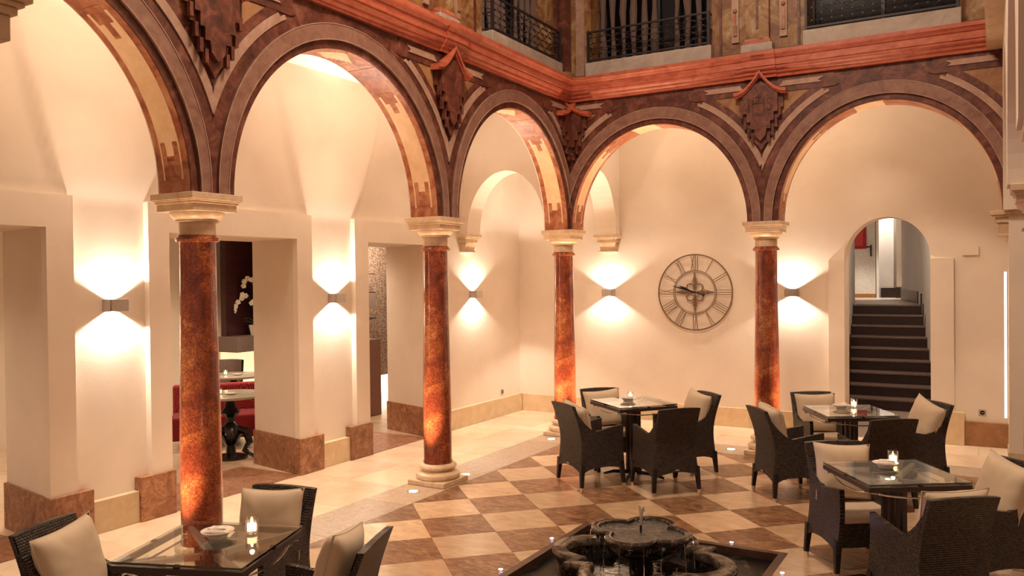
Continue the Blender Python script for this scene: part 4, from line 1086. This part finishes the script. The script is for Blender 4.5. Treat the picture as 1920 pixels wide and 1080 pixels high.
disc(lambda t: upl(t)-.05,.278,'upper_water','water'); disc(lambda t: lowl(t)-.10,.0,'lower_water','darkwater'); disc(lambda t: lowl(t)-.10,-.11,'basin_floor','fountain')
disc(lambda t: upl(t)-.06,.222,'upper_basin_floor','rim')
MB().tube([(0,0,.22),(0,0,.33)],.009,8).build('nozzle','iron',ft)
mb=MB(); mb.tube([(0,0,.33),(.004,0,.38),(.0,.004,.43),(-.010,0,.475)],[.008,.012,.014,.008],8); mb.tube([(.0,0,.37),(.014,0,.43),(.022,.0,.465),(.034,0,.43)],[.006,.008,.009,.004],6)
for i in range(10): mb.sphere((random.uniform(-.04,.04),random.uniform(-.04,.04),.33+random.uniform(0,.1)),.004,6,4)
mb.build('water_jet','foam',ft,weld=False)
mb=MB()
for k in range(14):
    a=2*pi*k/14+.2; r=upl(a)+.012; d=Vector((cos(a),sin(a),0)); mb.tube([d*r+Vector((0,0,.27)),d*(r+.008)+Vector((0,0,.18)),d*(r+.010)+Vector((0,0,.05))],[.004,.003,.003],5)
mb.build('water_dribbles','clear',ft,weld=False)['kind']='stuff'
pool=root('floor_pool','dark square pool let into the courtyard floor')
bw=.06
for a in ((PX0,PX1,PY0,PY0+bw),(PX0,PX1,PY1-bw,PY1),(PX0,PX0+bw,PY0+bw,PY1-bw),(PX1-bw,PX1,PY0+bw,PY1-bw)):
    MB().box(*a,-.15,.003).build('pool_edge','pooledge',pool,smooth=False)
for ax,bx in ((PX0+bw,2.838),(2.842,PX1-bw)):
    for ay,by in ((PY0+bw,-4.502),(-4.498,PY1-bw)): MB().box(ax,bx,ay,by,-.18,-.055).build('marble_slab','poolslab',pool,smooth=False)
for a in ((PX0+bw,PX1-bw,-4.52,-4.48),): pass

# ================================================================== CHAIRS
def chair_mesh():
    """woven U-shaped shell; front is +y"""
    hw=.254; hd=.258; rc_=.034
    path=[]
    ny=9
    for i in range(ny): path.append((-hw,hd-(2*hd-rc_)*i/(ny-1),-1,0))
    for i in range(1,6): a=pi+ (pi/2)*i/6; path.append((-hw+rc_+rc_*cos(a),-hd+rc_+rc_*sin(a),cos(a),sin(a)))
    nx=8
    for i in range(nx): path.append((-hw+rc_+(2*hw-2*rc_)*i/(nx-1),-hd,0,-1))
    for i in range(1,6): a=3*pi/2+(pi/2)*i/6; path.append((hw-rc_+rc_*cos(a),-hd+rc_+rc_*sin(a),cos(a),sin(a)))
    for i in range(ny): path.append((hw,-hd+rc_+(2*hd-rc_)*i/(ny-1),1,0))
    ss=[0]
    for p,q in zip(path[:-1],path[1:]): ss.append(ss[-1]+sqrt((p[0]-q[0])**2+(p[1]-q[1])**2))
    def top(x,y,s_):
        u=(y+hd)/(2*hd)               # 0 back, 1 front
        if abs(y+hd)<.03: return .855-.012*(abs(x)/hw)**2*0+.012*(1-(x/hw)**2)
        if u<.42:
            v=u/.42; return .585+(.850-.585)*(1-v)**1.9
        v=(u-.42)/.58; return .585+.052*v**.9
    def bot(x,y): 
        if abs(y+hd)<.05: return .185+.045*(1-min(1,abs(x)/(hw*.92))**2)
        v=y/hd; return .185+.045*(1-min(1,abs(v)**2))
    NZ=12; vs=[]; uv=[]
    def off(z,nx_,ny_,y):
        lean=0
        t=max(0,(z-.18)/.67)
        back=max(0,-ny_) if ny_<0 else 0
        o=-.030*sin(pi*min(1,t*1.0))                       # waisted
        yb=.0
        if z>.45: yb=-.075*((z-.45)/.40)**1.5*(1 if y<0 else 0)*min(1,max(0,-y/hd+.05))
        side=-.030*max(0,(z-.5)/.35) if y<0 else 0
        return o,yb,side
    n=len(path)
    for layer in (0,1):
        for i,(x,y,nx_,ny_) in enumerate(path):
            zt=top(x,y,ss[i]); zb=bot(x,y)
            for j in range(NZ+1):
                z=zb+(zt-zb)*j/NZ; o,yb,side=off(z,nx_,ny_,y)
                th=.036*layer*(1.0 if j<NZ else 1)
                px=x+nx_*(o-th)+ (side if x>0 else -side)*abs(nx_); py=y+ny_*(o-th)+yb
                vs.append((px,py,z)); uv.append((ss[i],z))
    W=NZ+1; fs=[]
    for i in range(n-1):
        for j in range(NZ):
            fs.append((i*W+j,(i+1)*W+j,(i+1)*W+j+1,i*W+j+1))
            b=n*W; fs.append((b+i*W+j,b+i*W+j+1,b+(i+1)*W+j+1,b+(i+1)*W+j))
        b=n*W
        fs.append((i*W+NZ,(i+1)*W+NZ,b+(i+1)*W+NZ,b+i*W+NZ)); fs.append((i*W,b+i*W,b+(i+1)*W,(i+1)*W))
    b=n*W
    for i in (0,n-1):
        for j in range(NZ): fs.append((i*W+j,i*W+j+1,b+i*W+j+1,b+i*W+j))
    me=D.meshes.new('woven_shell'); me.from_pydata(vs,[],fs)
    ul=me.uv_layers.new(name='UVMap')
    for p in me.polygons:
        for li in p.loop_indices: ul.data[li].uv=uv[me.loops[li].vertex_index]
    bm=bmesh.new(); bm.from_mesh(me); bmesh.ops.recalc_face_normals(bm,faces=bm.faces); bm.to_mesh(me); bm.free()
    for p in me.polygons: p.use_smooth=True
    me.set_sharp_from_angle(angle=radians(50)); me.materials.append(M['wicker']); return me
SHELL=chair_mesh()
def uvbox(name,x0,x1,y0,y1,z0,z1):
    m=MB().box(x0,x1,y0,y1,z0,z1).mesh(name,'wicker',smooth=False); ul=m.uv_layers.new(name='UVMap')
    for p in m.polygons:
        for li in p.loop_indices:
            c_=m.vertices[m.loops[li].vertex_index].co; ul.data[li].uv=(c_.x+c_.y,c_.z) if abs(p.normal.z)<.5 else (c_.x,c_.y)
    return m
def make_chair():
    t=thing('rattan_armchair','x','chair',(0,0,0),0,'dark rattan armchairs around the glass tables')
    o=D.objects.new('woven_shell',SHELL); C.objects.link(o); o.parent=t
    b=o.modifiers.new('bevel','BEVEL'); b.width=.010; b.segments=2; b.limit_method='ANGLE'; b.angle_limit=radians(60)
    o=D.objects.new('seat_apron',uvbox('seat_apron',-.226,.226,-.20,.245,.22,.385)); C.objects.link(o); o.parent=t
    # seat pad
    mb=MB(); mb.box(-.218,.218,-.19,.252,.385,.455); p=mb.build('seat_pad','pad',t); bv=p.modifiers.new('bevel','BEVEL'); bv.width=.022; bv.segments=3
    for p in p.data.polygons: p.use_smooth=True
    for sx in (-1,1):
        for sy in (-1,1):
            lx,ly=sx*.229,sy*.229
            q=[(-.026,.26),(.0,0)]
            mb=MB(); a=.023; c_=.015; X1,Y1_=lx,ly; X2,Y2=sx*.246,sy*.246
            mb.add([(X1-a,Y1_-a,.27),(X1+a,Y1_-a,.27),(X1+a,Y1_+a,.27),(X1-a,Y1_+a,.27),(X2-c_,Y2-c_,.045),(X2+c_,Y2-c_,.045),(X2+c_,Y2+c_,.045),(X2-c_,Y2+c_,.045)],[(0,1,2,3),(4,5,6,7),(0,1,5,4),(1,2,6,5),(2,3,7,6),(3,0,4,7)])
            lg=mb.build('leg','leg',t,smooth=False)
            MB().lathe([(.017,0),(.018,.008),(.019,.046)],12,c=(X2,Y2)).build('metal_foot','chrome',lg)
    MB().box(-.02,.02,-.268,-.262,.245,.258).build('maker_tag','alu',t)
    return t
CH={ # centre, forward, label
'A':((1.46,-2.37),(.57,.82),'rattan armchair with its back to the fountain, front left of the middle table'),
'B':((2.21,-2.22),(-.73,.68),'rattan armchair seen from behind, front right of the middle table'),
'C':((1.34,-1.62),(.70,-.72),'rattan armchair with tall cream cushion at the rear left of the middle table'),
'D':((2.16,-1.46),(-.66,-.75),'rattan armchair with cream cushion at the rear right of the middle table'),
'E':((3.34,-1.88),(.80,.60),'rattan armchair in front of the right column, left of the rear right table'),
'F':((3.50,-.95),(.52,-.86),'rattan armchair with upright cream cushion behind the rear right table'),
'I':((4.35,-1.13),(-.76,-.65),'rattan armchair with cushion at the foot of the stair arch'),
'J':((4.13,-1.94),(-.59,.80),'rattan armchair turned away between the two right tables'),
'G':((4.18,-3.70),(.57,-.82),'rattan armchair with purple light on its side, left of the near right table'),
'H':((4.73,-4.58),(-.63,.78),'rattan armchair seen from behind at the lower right'),
'K':((4.99,-3.80),(-.76,-.65),'rattan armchair cut by the right frame edge'),
'L':((.97,-7.53),(.95,.31),'rattan armchair with cushion at the lower left corner'),
'N':((1.30,-6.74),(.22,-.97),'rattan armchair with large cushion right of the nearest column'),
'O':((2.12,-7.10),(-.94,-.34),'rattan armchair at the bottom, right of the left glass table')}
proto=None; chairs={}
for k,((x,y),(fx,fy),lab) in CH.items():
    rz=atan2(fy,fx)-pi/2
    if proto is None: proto=make_chair(); t=proto; t.location=(x,y,0); t.rotation_euler=(0,0,rz); t['label']=lab
    else: t=dup(proto,lab,(x,y,0),rz)
    chairs[k]=t

# cushions
def cushion_mesh(seed,w_=.44,h_=.42,th=.075):
    rnd=random.Random(seed); N=18; vs=[]; ph=[rnd.uniform(0,6) for _ in range(6)]
    for s_ in (1,-1):
        for i in range(N+1):
            for j in range(N+1):
                u=-1+2*i/N; v=-1+2*j/N
                prof_=((1-u**4)*(1-v**4))**.55
                pinch=1-.085*(1-u*u)*abs(v)**3-.0; pinch2=1-.085*(1-v*v)*abs(u)**3
                x=u*w_/2*pinch2; z=v*h_/2*pinch
                e_=(1-min(1,sqrt(u*u+v*v)))
                wr=.0035*(1-e_)*sin(9*atan2(v,u+.001)+ph[0])*prof_+.004*sin(4*u+2*v+ph[1])*prof_+.003*max(0,v)*sin(16*u+ph[2])*prof_
                y=s_*(th*prof_)+wr*(1 if s_>0 else .3)
                vs.append((x,y,z))
    W=N+1; fs=[]
    for s_ in (0,1):
        b=s_*W*W
        for i in range(N):
            for j in range(N): fs.append((b+i*W+j,b+(i+1)*W+j,b+(i+1)*W+j+1,b+i*W+j+1))
    mb=MB(); mb.add(vs,fs)
    mb.tube([(u*w_/2*(1-.085*(1-v*v)*abs(u)**3),0,v*h_/2*(1-.085*(1-u*u)*abs(v)**3)) for u,v in [(-1+2*k/12,-1) for k in range(12)]+[(1,-1+2*k/12) for k in range(12)]+[(1-2*k/12,1) for k in range(12)]+[(-1,1-2*k/12) for k in range(12)]],.003,5,closed=True)
    return mb.mesh('cushion','cushion',ang=80)
CM=[cushion_mesh(i) for i in range(4)]
cl={'A':('cushion leaning in the chair front left of the middle table',0,0,0,8),
'C':('cream cushion standing upright in the chair rear left of the middle table',0,0,.0,4),
'D':('cream cushion in the chair rear right of the middle table',.0,0,.02,-6),
'E':('cushion peeping over the chair in front of the right column',0,0,.03,5),
'F':('cream cushion upright behind the rear right table',0,0,.0,0),
'I':('cream cushion with pointed corner in the chair before the stair arch',-.03,0,.03,-14),
'G':('cream cushion leaning in the purple-lit chair left of the near right table',0,0,.01,-4),
'H':('cushion showing above the chair back at the lower right',.05,.02,.015,0),
'K':('cream cushion in the chair at the right frame edge',-.04,0,.03,-10),
'L':('cream cushion in the lower left corner chair',0,.0,.0,4),
'N':('large cream cushion right of the nearest column',0,0,.02,3),
'O':('cream cushion with pointed corner at the bottom right of the left table',0.0,.04,.04,8)}
for i,(k,(lab,dx,dy,dz,tw)) in enumerate(cl.items()):
    ch=chairs[k]; o=D.objects.new('cushion',CM[i%4]); C.objects.link(o)
    rz=ch.rotation_euler.z
    lm=Matrix.Translation((dx,-.150+dy,.655+dz))@Matrix.Rotation(radians(14),4,'X')@Matrix.Rotation(radians(tw),4,'Y')
    o.matrix_world=Matrix.Translation(ch.location)@Matrix.Rotation(rz,4,'Z')@lm
    tag(o,lab,'cushion','cream cushions on the armchairs')

# ================================================================== GLASS TABLES
ZTB=.81
def make_table():
    t=thing('glass_table','x','table',(0,0,0),0,'square glass-topped tables')
    h=.34
    MB().box(-h,h,-h,h,ZTB-.012,ZTB).build('glass_top','glass',t,bevel=.002)
    for a in ((-h+.0,h-.0,-h,-h+.022),(-h,h,h-.022,h),(-h,-h+.022,-h+.022,h-.022),(h-.022,h,-h+.022,h-.022)):
        MB().box(*a,ZTB-.052,ZTB-.020).build('frame_rail','wenge',t,bevel=.002)
    for sx in (-1,0,1):
        for sy in (-1,0,1):
            if abs(sx)+abs(sy)==1: MB().box(sx*(h-.012)-.012,sx*(h-.012)+.012,sy*(h-.012)-.012,sy*(h-.012)+.012,ZTB-.021,ZTB-.012).build('spacer','black',t)
    for k in range(4):
        a=pi/4+k*pi/2; d=Vector((cos(a),sin(a),0)); n_=Vector((-sin(a),cos(a),0))*.016
        p=[d*.05,d*(h*1.36)]
        MB().add([p[0]-n_+Vector((0,0,ZTB-.085)),p[0]+n_+Vector((0,0,ZTB-.085)),p[1]+n_+Vector((0,0,ZTB-.045)),p[1]-n_+Vector((0,0,ZTB-.045)),p[0]-n_+Vector((0,0,ZTB-.055)),p[0]+n_+Vector((0,0,ZTB-.055)),p[1]+n_+Vector((0,0,ZTB-.028)),p[1]-n_+Vector((0,0,ZTB-.028))],[(0,1,2,3),(4,5,6,7),(0,1,5,4),(1,2,6,5),(2,3,7,6),(3,0,4,7)]).build('support_arm','alu',t)
        MB().box(-.016,.016,-.016,.016,.05,ZTB-.06).build('pedestal_post','wenge',t,loc=d*.062)
        q=[d*.04+Vector((0,0,.055)),d*.22+Vector((0,0,.045)),d*.33+Vector((0,0,.012))]
        MB().tube(q,[.022,.018,.012],8).build('foot','black',t)
    for k in range(4):
        a=k*pi/2; R0=Matrix.Rotation(a,3,'Z')
        pts=[R0@Vector((h*u,-h*.98+.06+.09*(1-u*u)*-.6,ZTB-.06-.035*(1-u*u))) for u in [-1+2*i/10 for i in range(11)]]
        MB().tube(pts,.006,6).build('curved_rod','chrome',t)
    return t
TB_={'1':((1.61,-7.31),20.2,'square glass table at the lower left with an ashtray dish'),'2':((1.735,-1.87),-38.9,'square glass table in the middle between four armchairs'),
'3':((3.85,-1.50),-60,'square glass table at the rear right before the stair arch'),'4':((4.49,-4.07),-56.6,'square glass table nearest at the right')}
tp=None
for k,((x,y),a,lab) in TB_.items():
    if tp is None: tp=make_table(); t=tp; t.location=(x,y,0); t.rotation_euler=(0,0,radians(a)); t['label']=lab
    else: t=dup(tp,lab,(x,y,0),radians(a))
def dish(x,y,z,rz,label):
    t=thing('napkin_dish',label,'dish',(x,y,z),rz,'small dishes with folded napkins')
    MB().lathe([(.045,0),(.050,.004),(.055,.018),(.082,.034),(.085,.038),(.080,.038),(.05,.022),(.03,.012),(.001,.010)],32,cap=False).build('bowl','porcelain',t)
    P=[(-.06,-.035,.040),(.055,-.045,.038),(.065,.03,.044),(-.05,.045,.040),(.0,.0,.058)]
    MB().add(P+[(a,b,c_-.004) for a,b,c_ in P],[(0,1,4),(1,2,4),(2,3,4),(3,0,4),(0,1,6,5),(1,2,7,6),(2,3,8,7),(3,0,5,8),(5,6,7,8)]).build('folded_napkin','paper',t,smooth=False)
    MB().add([(-.05,-.01,.047),(.05,-.03,.050),(.06,.01,.052),(-.03,.03,.050),(-.05,-.01,.050),(.05,-.03,.054),(.06,.01,.056),(-.03,.03,.054)],[(0,1,2,3),(4,5,6,7),(0,1,5,4),(1,2,6,5),(2,3,7,6),(3,0,4,7)]).build('sugar_sachet','white',t,smooth=False)
dish(1.565,-7.24,ZTB,.6,'small porcelain dish with folded napkin on the lower left table'); candle(1.665,-7.10,ZTB,'lit candle glass on the lower left table',.9,1.1)
dish(1.68,-1.87,ZTB,.2,'small dish with napkin on the middle table'); candle(1.63,-1.68,ZTB,'small candle glass on the middle table',.5,1.0)
dish(3.77,-1.43,ZTB,1.2,'small dish with napkin on the rear right table'); candle(3.86,-1.27,ZTB,'lit candle glass on the rear right table',.9,1.1)
dish(4.43,-3.98,ZTB,.4,'small dish with napkin on the near right table'); candle(4.46,-3.80,ZTB,'glowing candle glass on the near right table',.9,1.15)
